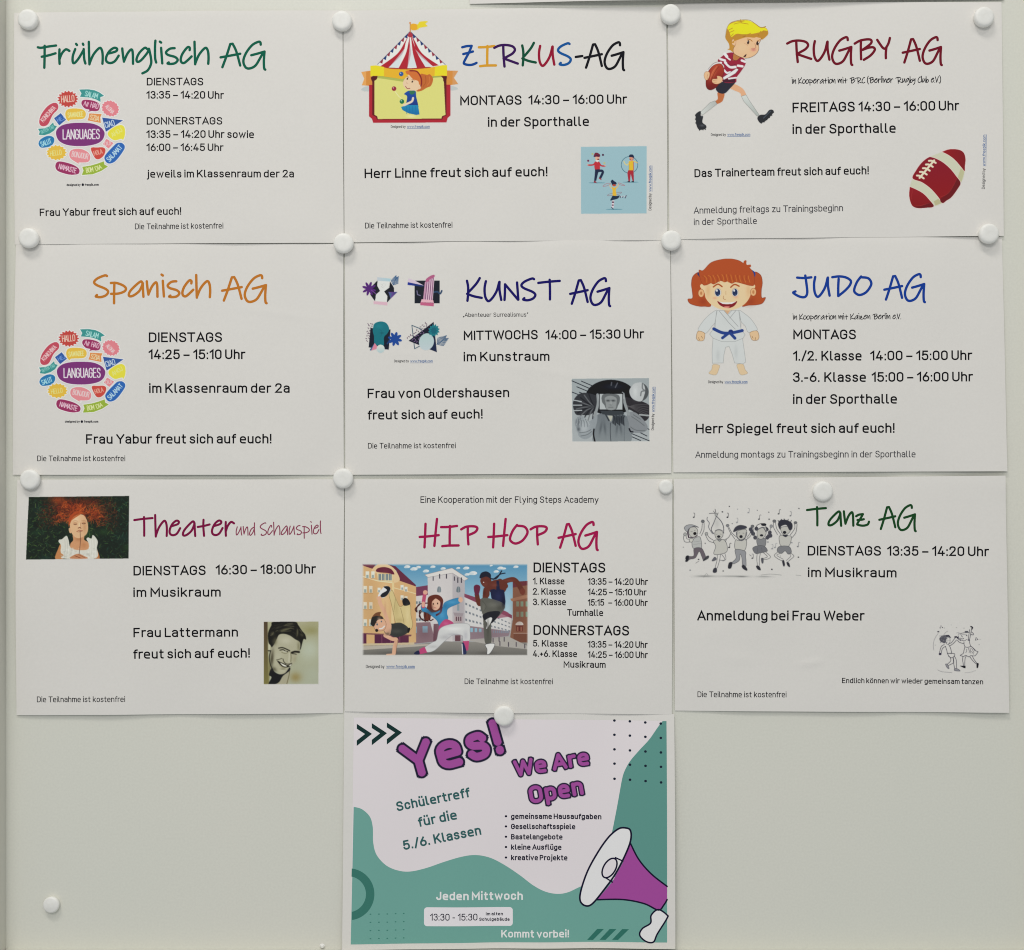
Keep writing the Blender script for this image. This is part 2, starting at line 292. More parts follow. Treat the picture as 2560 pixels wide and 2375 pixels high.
class Pic:
    """a small raster painting; coordinates are those of an enlarged view (origin ox,oy in print units, scale sc)"""
    R = 3
    def __init__(s, ox, oy, sc, x0, y0, x1, y1, bgc=None):
        s.ox, s.oy, s.sc = ox, oy, sc
        s.x0, s.y0 = x0, y0
        s.W = int(math.ceil((x1-x0)/sc))*s.R; s.H = int(math.ceil((y1-y0)/sc))*s.R
        s.rgb = np.ones((s.H, s.W, 3))*(hexc(bgc) if bgc else PAPER_RGB); s.a = np.zeros((s.H, s.W))
        s.k = s.R/sc; s.clip = None
    def tc(s, pts):
        return [((x-s.x0)*s.k, (y-s.y0)*s.k) for x, y in pts]
    def mask(s, pts):
        q = s.tc(pts)
        xs = [p[0] for p in q]; ys = [p[1] for p in q]
        a0 = max(0, int(min(ys))-1); a1 = min(s.H, int(max(ys))+2)
        b0 = max(0, int(min(xs))-1); b1 = min(s.W, int(max(xs))+2)
        if a1 <= a0 or b1 <= b0: return None
        cnt = np.zeros((a1-a0, b1-b0+1), np.int32)
        n = len(q)
        for i in range(n):
            (xa, ya), (xb, yb) = q[i], q[(i+1) % n]
            if ya == yb: continue
            if ya > yb: xa, ya, xb, yb = xb, yb, xa, ya
            r0 = max(a0, int(math.ceil(ya-.5))); r1 = min(a1, int(math.ceil(yb-.5)))
            if r1 <= r0: continue
            rows = np.arange(r0, r1)
            xx = xa+(rows+.5-ya)*(xb-xa)/(yb-ya)
            c = np.clip(np.ceil(xx-.5).astype(int)-b0, 0, b1-b0)
            np.add.at(cnt, (rows-a0, c), 1)
        return a0, b0, (np.cumsum(cnt, 1)[:, :-1] & 1).astype(float)
    def put(s, m, col, al=1.):
        if m is None: return
        a0, b0, k = m
        h, w = k.shape
        k = k*al
        if s.clip is not None: k = k*s.clip[a0:a0+h, b0:b0+w]
        if isinstance(col, tuple) and isinstance(col[0], str):
            c0, c1 = np.array(hexc(col[0])), np.array(hexc(col[1]))
            t = np.linspace(0, 1, h if col[2] == 'v' else w)
            t = t[:, None, None] if col[2] == 'v' else t[None, :, None]
            c = c0*(1-t)+c1*t
        else: c = np.array(hexc(col))
        K = k[..., None]
        r = s.rgb[a0:a0+h, b0:b0+w]
        s.rgb[a0:a0+h, b0:b0+w] = r*(1-K)+c*K
        s.a[a0:a0+h, b0:b0+w] = np.maximum(s.a[a0:a0+h, b0:b0+w], k)
    def poly(s, pts, col, smooth=False, al=1., out=None, ow=4):
        if isinstance(pts, str): pts = P(pts)
        if smooth: pts = spline(pts, True)
        s.put(s.mask(pts), col, al)
        if out: s.line(list(pts)+[pts[0]], ow, out)
    def sp(s, pts, col, **k): s.poly(pts, col, True, **k)
    def line(s, pts, w, col, smooth=False, al=1.):
        if isinstance(pts, str): pts = P(pts)
        if smooth: pts = spline(pts)
        q = s.tc(pts); r = max(w*s.k/2., .5)
        xs = [p[0] for p in q]; ys = [p[1] for p in q]
        a0 = max(0, int(min(ys)-r)-1); a1 = min(s.H, int(max(ys)+r)+2)
        b0 = max(0, int(min(xs)-r)-1); b1 = min(s.W, int(max(xs)+r)+2)
        if a1 <= a0 or b1 <= b0: return
        m = np.zeros((a1-a0, b1-b0))
        for (xa, ya), (xb, yb) in zip(q[:-1], q[1:]):
            c0 = max(a0, int(min(ya, yb)-r)-1); c1 = min(a1, int(max(ya, yb)+r)+2)
            d0 = max(b0, int(min(xa, xb)-r)-1); d1 = min(b1, int(max(xa, xb)+r)+2)
            if c1 <= c0 or d1 <= d0: continue
            Y, X = np.mgrid[c0:c1, d0:d1]; Y = Y+.5; X = X+.5
            dx, dy = xb-xa, yb-ya; L = dx*dx+dy*dy
            t = np.clip(((X-xa)*dx+(Y-ya)*dy)/L, 0, 1) if L > 1e-9 else 0
            d = np.hypot(X-xa-t*dx, Y-ya-t*dy)
            v = m[c0-a0:c1-a0, d0-b0:d1-b0]
            np.maximum(v, np.clip(r+.5-d, 0, 1), out=v)
        s.put((a0, b0, m), col, al)
    def sl(s, pts, w, col, **k): s.line(pts, w, col, True, **k)
    def ell(s, cx, cy, rx, ry, col, rot=0, al=1., out=None, ow=4, soft=0):
        c, sn = math.cos(math.radians(rot)), math.sin(math.radians(rot))
        if soft:
            R = max(rx, ry)*2.2
            a0 = max(0, int((cy-R-s.y0)*s.k)); a1 = min(s.H, int((cy+R-s.y0)*s.k)+1)
            b0 = max(0, int((cx-R-s.x0)*s.k)); b1 = min(s.W, int((cx+R-s.x0)*s.k)+1)
            if a1 <= a0 or b1 <= b0: return
            Y, X = np.mgrid[a0:a1, b0:b1]; X = (X+.5)/s.k+s.x0-cx; Y = (Y+.5)/s.k+s.y0-cy
            U = (X*c+Y*sn)/rx; V = (-X*sn+Y*c)/ry
            s.put((a0, b0, np.exp(-(U*U+V*V)*1.2)), col, al); return
        pts = [(cx+rx*math.cos(t)*c-ry*math.sin(t)*sn, cy+rx*math.cos(t)*sn+ry*math.sin(t)*c)
               for t in [i*math.pi/20 for i in range(40)]]
        s.poly(pts, col, al=al, out=out, ow=ow)
    def blob(s, cx, cy, rx, ry, col, al=.6, rot=0): s.ell(cx, cy, rx, ry, col, rot, al, soft=1)
    def rect(s, x0, y0, x1, y1, col, **k): s.poly([(x0, y0), (x1, y0), (x1, y1), (x0, y1)], col, **k)
    def text(s, t, x0, y0, x1, y1, cap, w, col, wc=.13, al=1.):
        for p, c in text_strokes(t, x0, y0, x1, y1, cap, 'sans', wc):
            s.line(p+[p[0]] if c else p, w, col, al=al)
    def blur(s, r, al=1.):
        """soft focus, as in a printed photograph"""
        a = s.rgb
        for ax in (0, 1):
            for _ in range(2):
                a = sum(np.roll(a, k, ax) for k in range(-r, r+1))/(2*r+1)
        edge = s.a < .99
        s.rgb = np.where(edge[..., None], s.rgb, s.rgb*(1-al)+a*al)
    def grain(s, amp, seed=1):
        r = np.random.RandomState(seed)
        s.rgb = np.clip(s.rgb+(r.rand(s.H, s.W, 1)-.5)*amp*(s.a[..., None] > 0), 0, 1)
    def fat(s, t, x0, y0, x1, y1, cap, w, grow, col, ocol):
        """heavy rounded lettering with a dark surround"""
        st = text_strokes(t, x0, y0, x1, y1, cap, 'sans', w); W = w*cap
        for Wd, g_, cc in ((W+2*grow, grow, ocol), (W, 0, col)):
            for p, c in st:
                if c: s.line(p+[p[0]], Wd, cc); continue
                s.line(p, Wd, cc)
                for k in (0, -1):
                    a, b = (p[0], p[1]) if k == 0 else (p[-1], p[-2]); L = math.hypot(a[0]-b[0], a[1]-b[1]) or 1
                    ux, uy = (a[0]-b[0])/L, (a[1]-b[1])/L; h = Wd*.5; e = W*.36+g_; c0 = W*.16
                    for hh, ee in ((h, e-c0), (h-c0, e)):
                        s.poly([(a[0]-uy*hh-ux*2, a[1]+ux*hh-uy*2), (a[0]+ux*ee-uy*hh, a[1]+uy*ee+ux*hh), (a[0]+ux*ee+uy*hh, a[1]+uy*ee-ux*hh), (a[0]+uy*hh-ux*2, a[1]-ux*hh-uy*2)], cc)
    def result(s):
        R = s.R; h, w = s.H//R, s.W//R
        A = s.a[:h*R, :w*R].reshape(h, R, w, R).mean((1, 3))
        C = s.rgb[:h*R, :w*R].reshape(h, R, w, R, 3).mean((1, 3))
        return C, A, (s.ox+s.x0/s.sc, s.oy+s.y0/s.sc)
# ---------------------------------------------------------------- the printed pictures
def star(cx, cy, rx, ry, n, inner, rot=0, ph=0):
    o = []
    for i in range(2*n):
        t = math.pi*i/n+ph; k = 1 if i % 2 == 0 else inner
        x, y = rx*k*math.cos(t), ry*k*math.sin(t)
        c, q = math.cos(rot), math.sin(rot)
        o.append((cx+x*c-y*q, cy+x*q+y*c))
    return o

def pic_languages():
    p = Pic(90, 215, 8., 40, 60, 1860, 1830)
    H = 'fff2ec'
    def halo(pts, col, smooth=True):
        if isinstance(pts, str): pts = P(pts)
        q = spline(pts, True) if smooth else pts
        p.line(list(q)+[q[0]], 26, H); p.poly(q, col)
    halo(star(663, 283, 218, 175, 17, .78), 'b5352f', False)
    halo('890,95 1060,88 1200,110 1300,155 1392,222 1315,250 1318,345 1230,295 1090,255 905,240 935,170', '2b8581', False)
    halo('935,380 960,310 1050,298 1180,320 1280,370 1305,440 1280,510 1220,528 1130,525 1065,545 1095,500 1000,470', '8c1f50')
    halo(star(1515, 475, 185, 160, 16, .88, .5), 'd5747e')
    halo('180,825 110,800 90,720 130,590 240,440 350,365 430,360 470,410 460,490 360,600 270,780', 'b53a4d')
    halo('385,665 520,562 628,695 490,808', '1c4a98', False)
    halo('610,590 640,500 740,472 920,480 1010,530 1020,620 960,680 780,690 700,700 690,730 640,690', 'dcb039')
    halo('1090,570 1345,585 1315,650 1325,765 1055,710 1085,640', 'd3803f', False)
    halo('1350,655 1770,710 1425,940', '1e4690', False)
    halo('65,875 190,865 290,825 370,745 385,805 445,820 390,910 300,970 190,1005 80,995 100,935', '2b8581', False)
    halo('1460,980 1500,910 1620,830 1730,805 1790,840 1810,930 1800,1030 1760,1115 1740,1080 1600,1110 1500,1050', 'e0cf35')
    halo('1435,1078 1580,1165 1480,1275 1365,1185', 'd97f86', False)
    halo('75,1170 110,1090 220,1025 320,1018 385,1060 385,1140 320,1220 190,1250 110,1240', '1568a0')
    halo(star(435, 1350, 205, 155, 15, .85), 'd9ae35')
    halo('690,1390 720,1310 820,1275 950,1285 1070,1350 1115,1440 1080,1530 980,1550 880,1550 900,1580 820,1540 720,1470', 'd97f86')
    halo('1125,1262 1250,1250 1370,1250 1418,1300 1390,1400 1310,1475 1230,1480 1170,1400', 'c03a30')
    halo('1395,1470 1430,1380 1580,1220 1650,1165 1740,1160 1800,1220 1780,1310 1640,1500 1540,1565 1450,1560', '1a56a6')
    halo('410,1610 450,1535 560,1532 760,1590 880,1670 890,1750 840,1785 700,1790 540,1750 440,1700', '8c1f50')
    halo('950,1635 1120,1610 1260,1570 1385,1525 1395,1590 1468,1630 1330,1720 1160,1785 940,1798 975,1710', '8ba52c', False)
    p.line(spline(P('425,980 450,880 560,800 740,762 960,756 1160,775 1310,840 1390,930 1395,1020 1340,1120 1220,1185 1020,1220 800,1220 620,1190 480,1110'), True), 26, H)
    p.sp('425,980 450,880 560,800 740,762 960,756 1160,775 1310,840 1390,930 1395,1020 1340,1120 1220,1185 1020,1220 800,1220 620,1190 480,1110', '6d2067')
    for t, a, b, c, d, cap, w, col in (
        ('LANGUAGES', 562, 1090, 1300, 1085, 205, 20, 'fbeef2'), ('HALLO', 535, 355, 795, 335, 140, 14, 'f3c6b4'),
        ('SALAM', 1000, 225, 1250, 280, 110, 13, 'a8d9d3'), ('NI', 975, 410, 1050, 442, 95, 13, 'f0bccb'), ('HAO', 1110, 450, 1262, 488, 110, 13, 'f0bccb'),
        ('ALOHA', 1405, 445, 1545, 590, 85, 11, 'f6c6c6'), ('KONICHIWA', 175, 750, 430, 470, 95, 12, 'f0c0c0'), ('HEJ', 465, 745, 600, 690, 80, 12, '6a90d0'),
        ('SAWADEE', 665, 655, 970, 635, 105, 13, 'f0d68a'), ('SZIA', 1100, 690, 1280, 730, 100, 14, 'f3cfa4'), ('CIAO', 1425, 870, 1610, 815, 125, 14, 'c3d3ea'),
        ('GUTEN TAG', 140, 975, 390, 860, 70, 10, '7cbcb5'), ('SALUT', 140, 1235, 345, 1160, 105, 14, 'a0d4e6'), ('AHOJ', 1560, 1050, 1760, 930, 90, 12, 'f2e682'),
        ('OUI', 1400, 1220, 1530, 1200, 80, 11, 'f5bdc0'), ('HELLO', 315, 1420, 540, 1390, 105, 13, 'eed27c'), ('BONJOUR', 735, 1430, 1060, 1490, 115, 13, 'f5c3c3'),
        ('HOLA', 1195, 1415, 1365, 1370, 95, 13, 'e79c88'), ('SALAMAT', 1500, 1540, 1760, 1260, 100, 15, 'b4d2ee'), ('NAMASTE', 470, 1670, 815, 1765, 105, 14, 'efbccb'),
        ('BOM', 1035, 1755, 1175, 1735, 100, 13, 'd9e2a0'), ('DIA', 1230, 1720, 1350, 1670, 90, 13, 'd9e2a0')):
        p.text(t, a, b, c, d, cap, w, col, .1)
    p.rgb = p.rgb*.92+np.array(PAPER_RGB)*.08
    return p

def pic_tent():
    p = Pic(890, 45, 6.485, 60, 30, 1700, 1740)
    dk = '7c1426'; rd = 'a51c2c'
    p.sp('90,1180 130,1140 220,1120 220,1200 150,1200', 'b3b9b8'); p.sp('1655,1170 1620,1140 1530,1120 1530,1190 1600,1190', 'b3b9b8')
    p.poly('90,890 240,870 300,1080 270,1120 100,1105 140,1000', 'c98339'); p.poly('90,890 170,882 170,1110 100,1105 140,1000', 'd79a55')
    p.poly('1660,878 1480,870 1440,1080 1480,1115 1660,1090 1590,990', 'c98339'); p.poly('1660,878 1570,882 1565,1105 1660,1090 1590,990', 'c98f58')
    # frame
    p.poly('218,1100 1535,1100 1535,1600 1490,1640 1470,1712 285,1715 265,1650 218,1610', rd)
    p.poly('270,960 1470,960 1470,1600 1420,1620 1400,1665 345,1665 330,1620 270,1590', '5c1116')
    p.poly('305,985 355,955 1400,955 1425,985 1455,1590 1400,1610 1388,1648 360,1655 350,1610 305,1585', 'cfcb76')
    p.poly('330,960 820,1020 1420,975 1420,940 330,930', '97a04e')
    p.sp('250,980 290,955 355,955 340,1010 300,1040 295,1080 260,1030', '4c0f14'); p.sp('1385,955 1470,955 1470,1020 1450,1080 1420,1040 1415,1000', '4c0f14')
    # roof
    p.poly('355,768 880,232 1450,775 1250,800 880,830 420,800', 'd9d8d2')
    T = (885, 245)
    for a, b, c in (((400, 800), (530, 822), (690, 600)), ((695, 830), (835, 838), (830, 600)), ((995, 838), (1130, 815), (960, 600)), ((1250, 800), (1345, 785), (1040, 600))):
        mx, my = c
        k = 1 if a[0] < 885 else -1
        L = spline([T, (885-(885-mx)*.42-k*4, 400), (mx-20*k, 600), a] if k > 0 else [T, (885-(885-mx)*.42-12, 400), (mx-30, 600), a])
        Rr = spline([T, (885-(885-mx)*.42+12, 400), (mx+62, 600), b] if k > 0 else [T, (885-(885-mx)*.42+12, 400), (mx+45, 600), b])
        p.poly(L+Rr[::-1], rd)
    for q in ('545,815 690,640 800,500 690,825', '840,815 880,420 990,815', '1125,805 960,520 1240,795'):
        p.poly(q, 'c3cdd0', al=.7)
    p.poly('880,232 830,300 870,330 900,330 945,300', 'a2303c')
    p.line('880,232 355,768', 7, '2d3560'); p.line('882,232 1450,775', 7, '2d3560')
    for i in range(8):
        for sgn in (-1, 1):
            t = (i+1.1)/9.2
            x = 880+sgn*(525 if sgn < 0 else 570)*t; y = 232+538*t
            dx, dy = sgn*30, 29
            p.poly([(x-dx, y-dy), (x+dx, y+dy), (x-sgn*14, y+52)], '1c3468' if i % 2 == 0 else '8c2a3a')
    p.poly('245,790 330,785 560,830 880,842 1240,815 1400,785 1480,785 1480,960 1260,960 1100,990 760,1000 460,960 245,955', 'dda627')
    p.sp('420,800 560,838 880,850 1200,825 1160,812 880,832 560,822', '9a2a20')
    p.poly('240,790 330,785 460,810 460,965 340,948 240,962', 'e3ca22'); p.poly('1285,812 1400,785 1480,785 1478,960 1400,945 1275,962', 'e3ca22')
    p.poly('460,960 760,1000 1100,990 1270,958 1270,990 1000,1040 760,1050 460,1005 350,990 350,960', '9ba34c', al=.8)
    p.poly('460,930 800,990 760,1010 460,965', 'dda627')
    # flag
    p.line('884,90 884,240', 18, 'b9804a'); p.ell(880, 95, 16, 16, 'c98a5a')
    p.sp('898,115 1000,118 1040,75 1165,70 1130,110 1160,150 1040,175 1000,205 900,205', 'e4c42c')
    p.sp('898,115 985,118 990,205 900,205', 'dd9f25')
    # girl
    p.sp('1050,930 1110,930 1160,940 1200,930 1245,980 1250,1040 1215,1120 1150,1150 1060,1200 980,1195 1020,1050', 'b5602a')
    p.sl('1130,960 1135,1060 1090,1130', 8, '96481c'); p.sl('1190,970 1200,1050 1160,1110', 8, 'cc7a3c')
    p.sp('860,940 900,930 1010,1010 1040,1080 1050,1140 1010,1180 960,1200 850,1185 790,1140 765,1080 790,1010', 'd9bc9a')
    p.sp('810,880 900,860 980,880 1050,960 1065,1060 1030,1100 1010,1040 930,1010 860,935 830,930', 'c4692f')
    p.sl('880,872 990,885 1055,980 1065,1080 1040,1160', 22, '7c1d1c')
    p.ell(1030, 1145, 26, 28, 'dcb896')
    p.ell(837, 1003, 11, 20, '3a2a20', 20); p.ell(918, 1050, 11, 18, '3a2a20', 25)
    p.sl('825,975 845,965 860,985', 5, '8c4a24'); p.sl('905,1020 930,1015 950,1035', 5, '8c4a24')
    p.sl('808,1125 835,1160 880,1158', 9, '7c2020'); p.sl('830,1055 825,1075 845,1080', 5, 'b08a6a')
    p.poly(spline(P('785,1250 840,1205 900,1195 970,1205 980,1290 1010,1420 1000,1460 830,1445 835,1300 810,1265'), True), ('14479a', '102f74', 'v'))
    p.sp('870,1200 960,1205 940,1250 890,1255', '2b6a4a')
    p.poly('830,1430 1010,1430 1035,1580 980,1590 850,1560 760,1510 735,1460', ('1684ac', '11609a', 'v'))
    for x in (820, 870, 920, 970): p.line([(x, 1450), (x+8, 1570)], 9, '0f6494', al=.8)
    p.sl('930,1315 910,1370 830,1410 790,1430', 34, 'e3c6b0'); p.ell(780, 1430, 18, 18, 'dcc0b0')
    for cx, cy, c in ((738, 925, '27518f'), (622, 1163, '8e2036'), (750, 1372, '156a45')):
        p.ell(cx, cy, 37, 37, c); p.ell(cx-10, cy-12, 10, 9, 'e3e6e6', al=.75)
    p.line('640,1210 700,1290 740,1320', 12, 'e0dcbc', al=.6)
    p.blob(900, 1610, 80, 25, 'dfd7a5', .8)
    return p

def pic_circus():
    p = Pic(1440, 360, 9.96, 90, 60, 1780, 1780)
    p.poly('115,98 1750,75 1750,1740 122,1752', '93b3bb')
    sh = '5f8e9c'
    for cx, cy, w in ((515, 985, 210), (1350, 968, 200), (945, 1640, 210)): p.ell(cx, cy, w, 13, sh)
    nv = '16213f'; rd = 'b52a35'
    # juggler
    p.sp('455,480 520,460 575,480 585,660 470,670', rd)
    p.sl('470,490 420,540 300,548', 36, rd); p.sl('570,490 620,560 710,572', 34, rd)
    p.line('300,546 275,535', 20, 'd9a08a'); p.line('705,568 735,555', 18, 'd9a08a')
    p.poly('470,655 590,650 545,740 500,930 445,950 465,740', nv)
    p.sl('500,700 620,685 660,710 650,760 600,860', 60, nv)
    p.poly('445,935 480,945 515,985 435,980', '8c2030'); p.poly('575,855 610,870 635,915 600,905 560,875', '8c2030')
    p.sp('475,350 570,350 570,410 540,430 520,470 490,440', 'd9a68e'); p.ell(548, 405, 26, 15, '6b2b26')
    p.poly('480,430 520,480 555,450 570,430', 'efe0d4')
    p.sp('435,320 470,245 530,245 590,290 580,345 500,340 450,345', '6d1c33'); p.sl('440,340 520,310 590,300', 14, '2a1838')
    for cx, cy, c in ((298, 440, '6c2346'), (665, 295, '47213f'), (405, 272, 'aab080'), (700, 500, 'b4b27a')): p.ell(cx, cy, 26, 26, c)
    # hoop man
    o = [(1325+205*math.cos(t), 540+205*math.sin(t)) for t in [i*math.pi/24 for i in range(49)]]
    p.line(o, 13, '2d5c70')
    p.poly('1305,450 1430,440 1425,680 1310,680', 'e0b02c'); p.line('1422,450 1425,670', 12, 'b53a38'); p.line('1312,470 1312,670', 8, '8e7c30')
    p.sl('1300,500 1270,545 1210,510 1185,450', 24, 'cfc080'); p.sl('1425,450 1480,470 1520,490', 22, 'd4b866')
    p.poly('1300,675 1425,675 1435,940 1405,950 1355,760 1335,950 1300,950 1270,740', '9e2436'); p.rect(1285, 680, 1420, 740, 'a5252f')
    p.poly('1250,965 1300,940 1335,945 1338,972', '16182c'); p.poly('1350,965 1400,940 1435,940 1435,972', '16182c')
    p.sp('1320,360 1400,350 1410,430 1350,440', 'cc8a70'); p.ell(1340, 400, 18, 12, '7a3a30'); p.sp('1310,345 1330,290 1400,285 1435,330 1430,370 1380,350', nv)
    p.sl('1415,350 1425,390 1400,420', 8, '7a3040')
    # hoop dancer
    for q in ('665,1070 740,1010 840,995 850,1015 760,1060', '1210,1050 1150,1020 1060,985 1050,1010 1130,1045'):
        p.line(spline(P(q), True), 12, 'a2707a')
    p.line(spline(P('780,1300 830,1260 980,1235 1110,1215 1125,1230 1060,1265 900,1295'), True), 11, '8a7078')
    p.sl('840,1040 850,1090 900,1130', 26, 'c7b68e'); p.sl('1050,1020 1030,1080 990,1120', 26, 'c9b080')
    p.sp('895,1080 950,1110 1000,1080 985,1180 1000,1300 910,1305 905,1180', 'dcae38')
    p.sp('860,950 900,905 940,940 990,970 1005,1010 960,1030 900,1040 880,1000', '13243f'); p.ell(945, 1045, 45, 26, 'b5452f')
    p.poly(spline(P('910,1305 1000,1310 1085,1300 1040,1370 950,1400 850,1420 880,1350'), True), '142a42')
    p.line('1085,1320 1250,1310', 16, 'c8ccd0')
    for a in ('1100,1320 1095,1350', '1165,1325 1155,1345', '1245,1300 1215,1360'): p.line(a, 20, '3c2a48')
    p.poly('890,1420 950,1420 930,1600 880,1600', 'dcc7cc')
    p.rect(890, 1445, 940, 1480, '4a2a44'); p.rect(890, 1520, 930, 1550, '4a2a44')
    p.line('880,1590 925,1635', 20, '3c4258')
    p.grain(.03)
    return p

def pic_boy():
    p = Pic(1720, 40, 6.159, 80, 50, 1330, 1790)
    br = '4a2a18'; rd = '8f1a35'; wh = 'dcd6d6'; sk = 'dfb087'
    # legs
    p.sp('450,1190 550,1200 535,1300 500,1345 430,1370 410,1330 450,1290', 'b5673c')
    p.sp('640,1080 700,1060 830,1130 885,1220 880,1250 820,1260 790,1200 700,1160 630,1120', 'd5a27c')
    p.poly('408,1320 440,1370 215,1540 180,1500 330,1350', ('c9cbc6', 'a8aaa6', 'h'), out='6c6c68', ow=4)
    p.poly('812,1250 885,1230 930,1310 1085,1540 1055,1560 850,1330', ('c9cdc8', 'a3a7a2', 'v'), out='6c6c68', ow=4)
    p.sp('185,1478 190,1550 225,1560 215,1650 270,1700 265,1745 170,1765 125,1700 110,1580 115,1520', '23252a')
    p.sp('1060,1575 1100,1540 1180,1530 1240,1465 1295,1465 1300,1510 1200,1620 1110,1665 1065,1620', '23252a')
    for x, y in ((108, 1540), (108, 1600), (115, 1660), (170, 1768), (225, 1762), (258, 1757), (1115, 1665), (1160, 1645), (1200, 1612), (1240, 1580), (1275, 1545), (1302, 1500)): p.ell(x, y, 10, 10, '1b1c20')
    p.blob(210, 1700, 40, 20, '5a5c62', .7); p.line('1150,1590 1260,1480', 10, '4a5460'); p.ell(207, 1560, 14, 14, '44474d')
    # shorts, shirt
    p.sp('420,1140 450,1080 520,1030 700,1020 720,1040 640,1130 560,1205 470,1200', '22222f')
    p.sp('590,590 700,580 800,640 870,690 875,760 800,880 740,960 720,1040 530,1030 530,900 545,780 450,710 500,650', rd)
    p.poly('530,1000 720,960 715,1040 530,1035', '431326')
    for q, w in (('560,600 590,640', 46), ('490,680 560,700', 36), ('565,730 640,800 720,800', 40), ('550,850 590,890 640,880', 30), ('620,980 730,965', 26), ('820,700 870,720', 36), ('760,780 830,790', 36), ('600,660 640,690', 24)):
        p.sl(q, w, wh)
    p.poly('690,590 800,650 740,700 680,700', 'b0703c'); p.sl('690,590 680,680 740,700 800,650', 8, '6e1a2c')
    p.sl('600,740 650,780 720,760', 12, '6a1830')
    # arms
    p.sl('500,735 400,770 330,830 300,870', 34, wh); p.sl('480,715 380,750 300,840', 5, '5a4a4a')
    p.poly('770,840 740,820 530,960 540,1000 620,960 720,900', wh, out='5a4a4e', ow=4)
    # ball
    p.poly(spline(P('480,750 530,790 545,880 500,1000 430,1110 340,1155 280,1120 268,1020 300,880 380,780'), True), ('a83a24', '641012', 'v'), out='4a1410', ow=5)
    p.blob(380, 900, 40, 120, 'c0603a', .8, 25); p.sl('470,790 400,890 350,1010', 9, '7a2414'); p.sl('440,790 370,880 330,1000', 5, 'd8805a')
    p.sp('280,870 320,880 325,930 300,990 265,1000 240,940 250,890', sk, out='8a5a3c', ow=4); p.sl('300,910 285,960 300,980', 5, '9a6a48')
    p.sp('370,990 440,980 440,940 500,950 525,990 500,1040 430,1065 370,1040', sk, out='8a5a3c', ow=4); p.sl('375,1010 440,1000', 5, '9a6a48'); p.sl('380,1035 430,1035', 5, '9a6a48')
    # head
    p.sp('570,330 600,210 640,130 760,90 900,80 1000,120 1090,180 1190,200 1225,260 1215,310 1150,370 1100,380 700,400 720,500 690,570 640,540 600,530 630,510 620,440 575,370', 'b5802b')
    p.sp('700,400 850,330 1080,310 1115,370 1080,450 1080,530 1040,600 960,650 870,665 780,640 700,590 690,520 720,460', sk, out=br, ow=5)
    p.blob(820, 500, 120, 90, 'e6bd95', .5)
    p.sp('665,420 680,375 730,380 720,460 680,460', sk, out='9a6a44', ow=4)
    p.poly(spline(P('575,310 600,200 650,130 790,85 920,85 1010,130 1100,190 1190,180 1170,205 1215,240 1225,300 1190,270 1110,330 1090,300 1010,330 850,320 740,300 660,345 640,420 700,400 690,430 600,400 570,350'), True), 'b5802b')
    p.sp('600,200 640,140 790,90 920,85 1010,130 1100,195 1180,200 1215,245 1160,240 1080,270 980,290 860,300 740,290 660,340 640,290 620,240', 'e4d21c')
    p.sl('570,340 590,210 650,120 780,80 930,78 1020,130 1110,190 1190,175', 6, '8a6a20')
    for q in ('700,140 790,120 920,140', '620,230 680,200', '630,270 700,240', '800,70 800,100 820,110', '750,95 820,98 860,90', '1110,250 1080,300', '1150,240 1140,300', '1190,250 1200,300', '960,280 900,300 790,300', '650,330 690,290'): p.sl(q, 10, 'ad8420')
    p.sp('860,330 1100,310 1130,350 1080,350 1040,340 1010,350 880,345 740,390 700,400 720,350', 'b5802b')
    p.ell(918, 420, 16, 32, '2b1a14', 8); p.ell(1060, 435, 18, 32, '2b1a14', 8); p.ell(912, 410, 5, 7, 'e0d8d0'); p.ell(1075, 425, 5, 7, 'e0d8d0')
    p.sl('905,370 950,380 980,405', 11, '9a6424'); p.sl('1060,400 1100,380', 9, '9a6424')
    p.sl('1020,440 1035,500 1000,520 970,520', 6, '9a5a44'); p.blob(1000, 535, 40, 25, 'b8706a', .8)
    p.sp('845,640 890,600 880,640 860,645', '2c1012'); p.sl('860,440 890,450 910,470', 4, 'a87a5a')
    return p

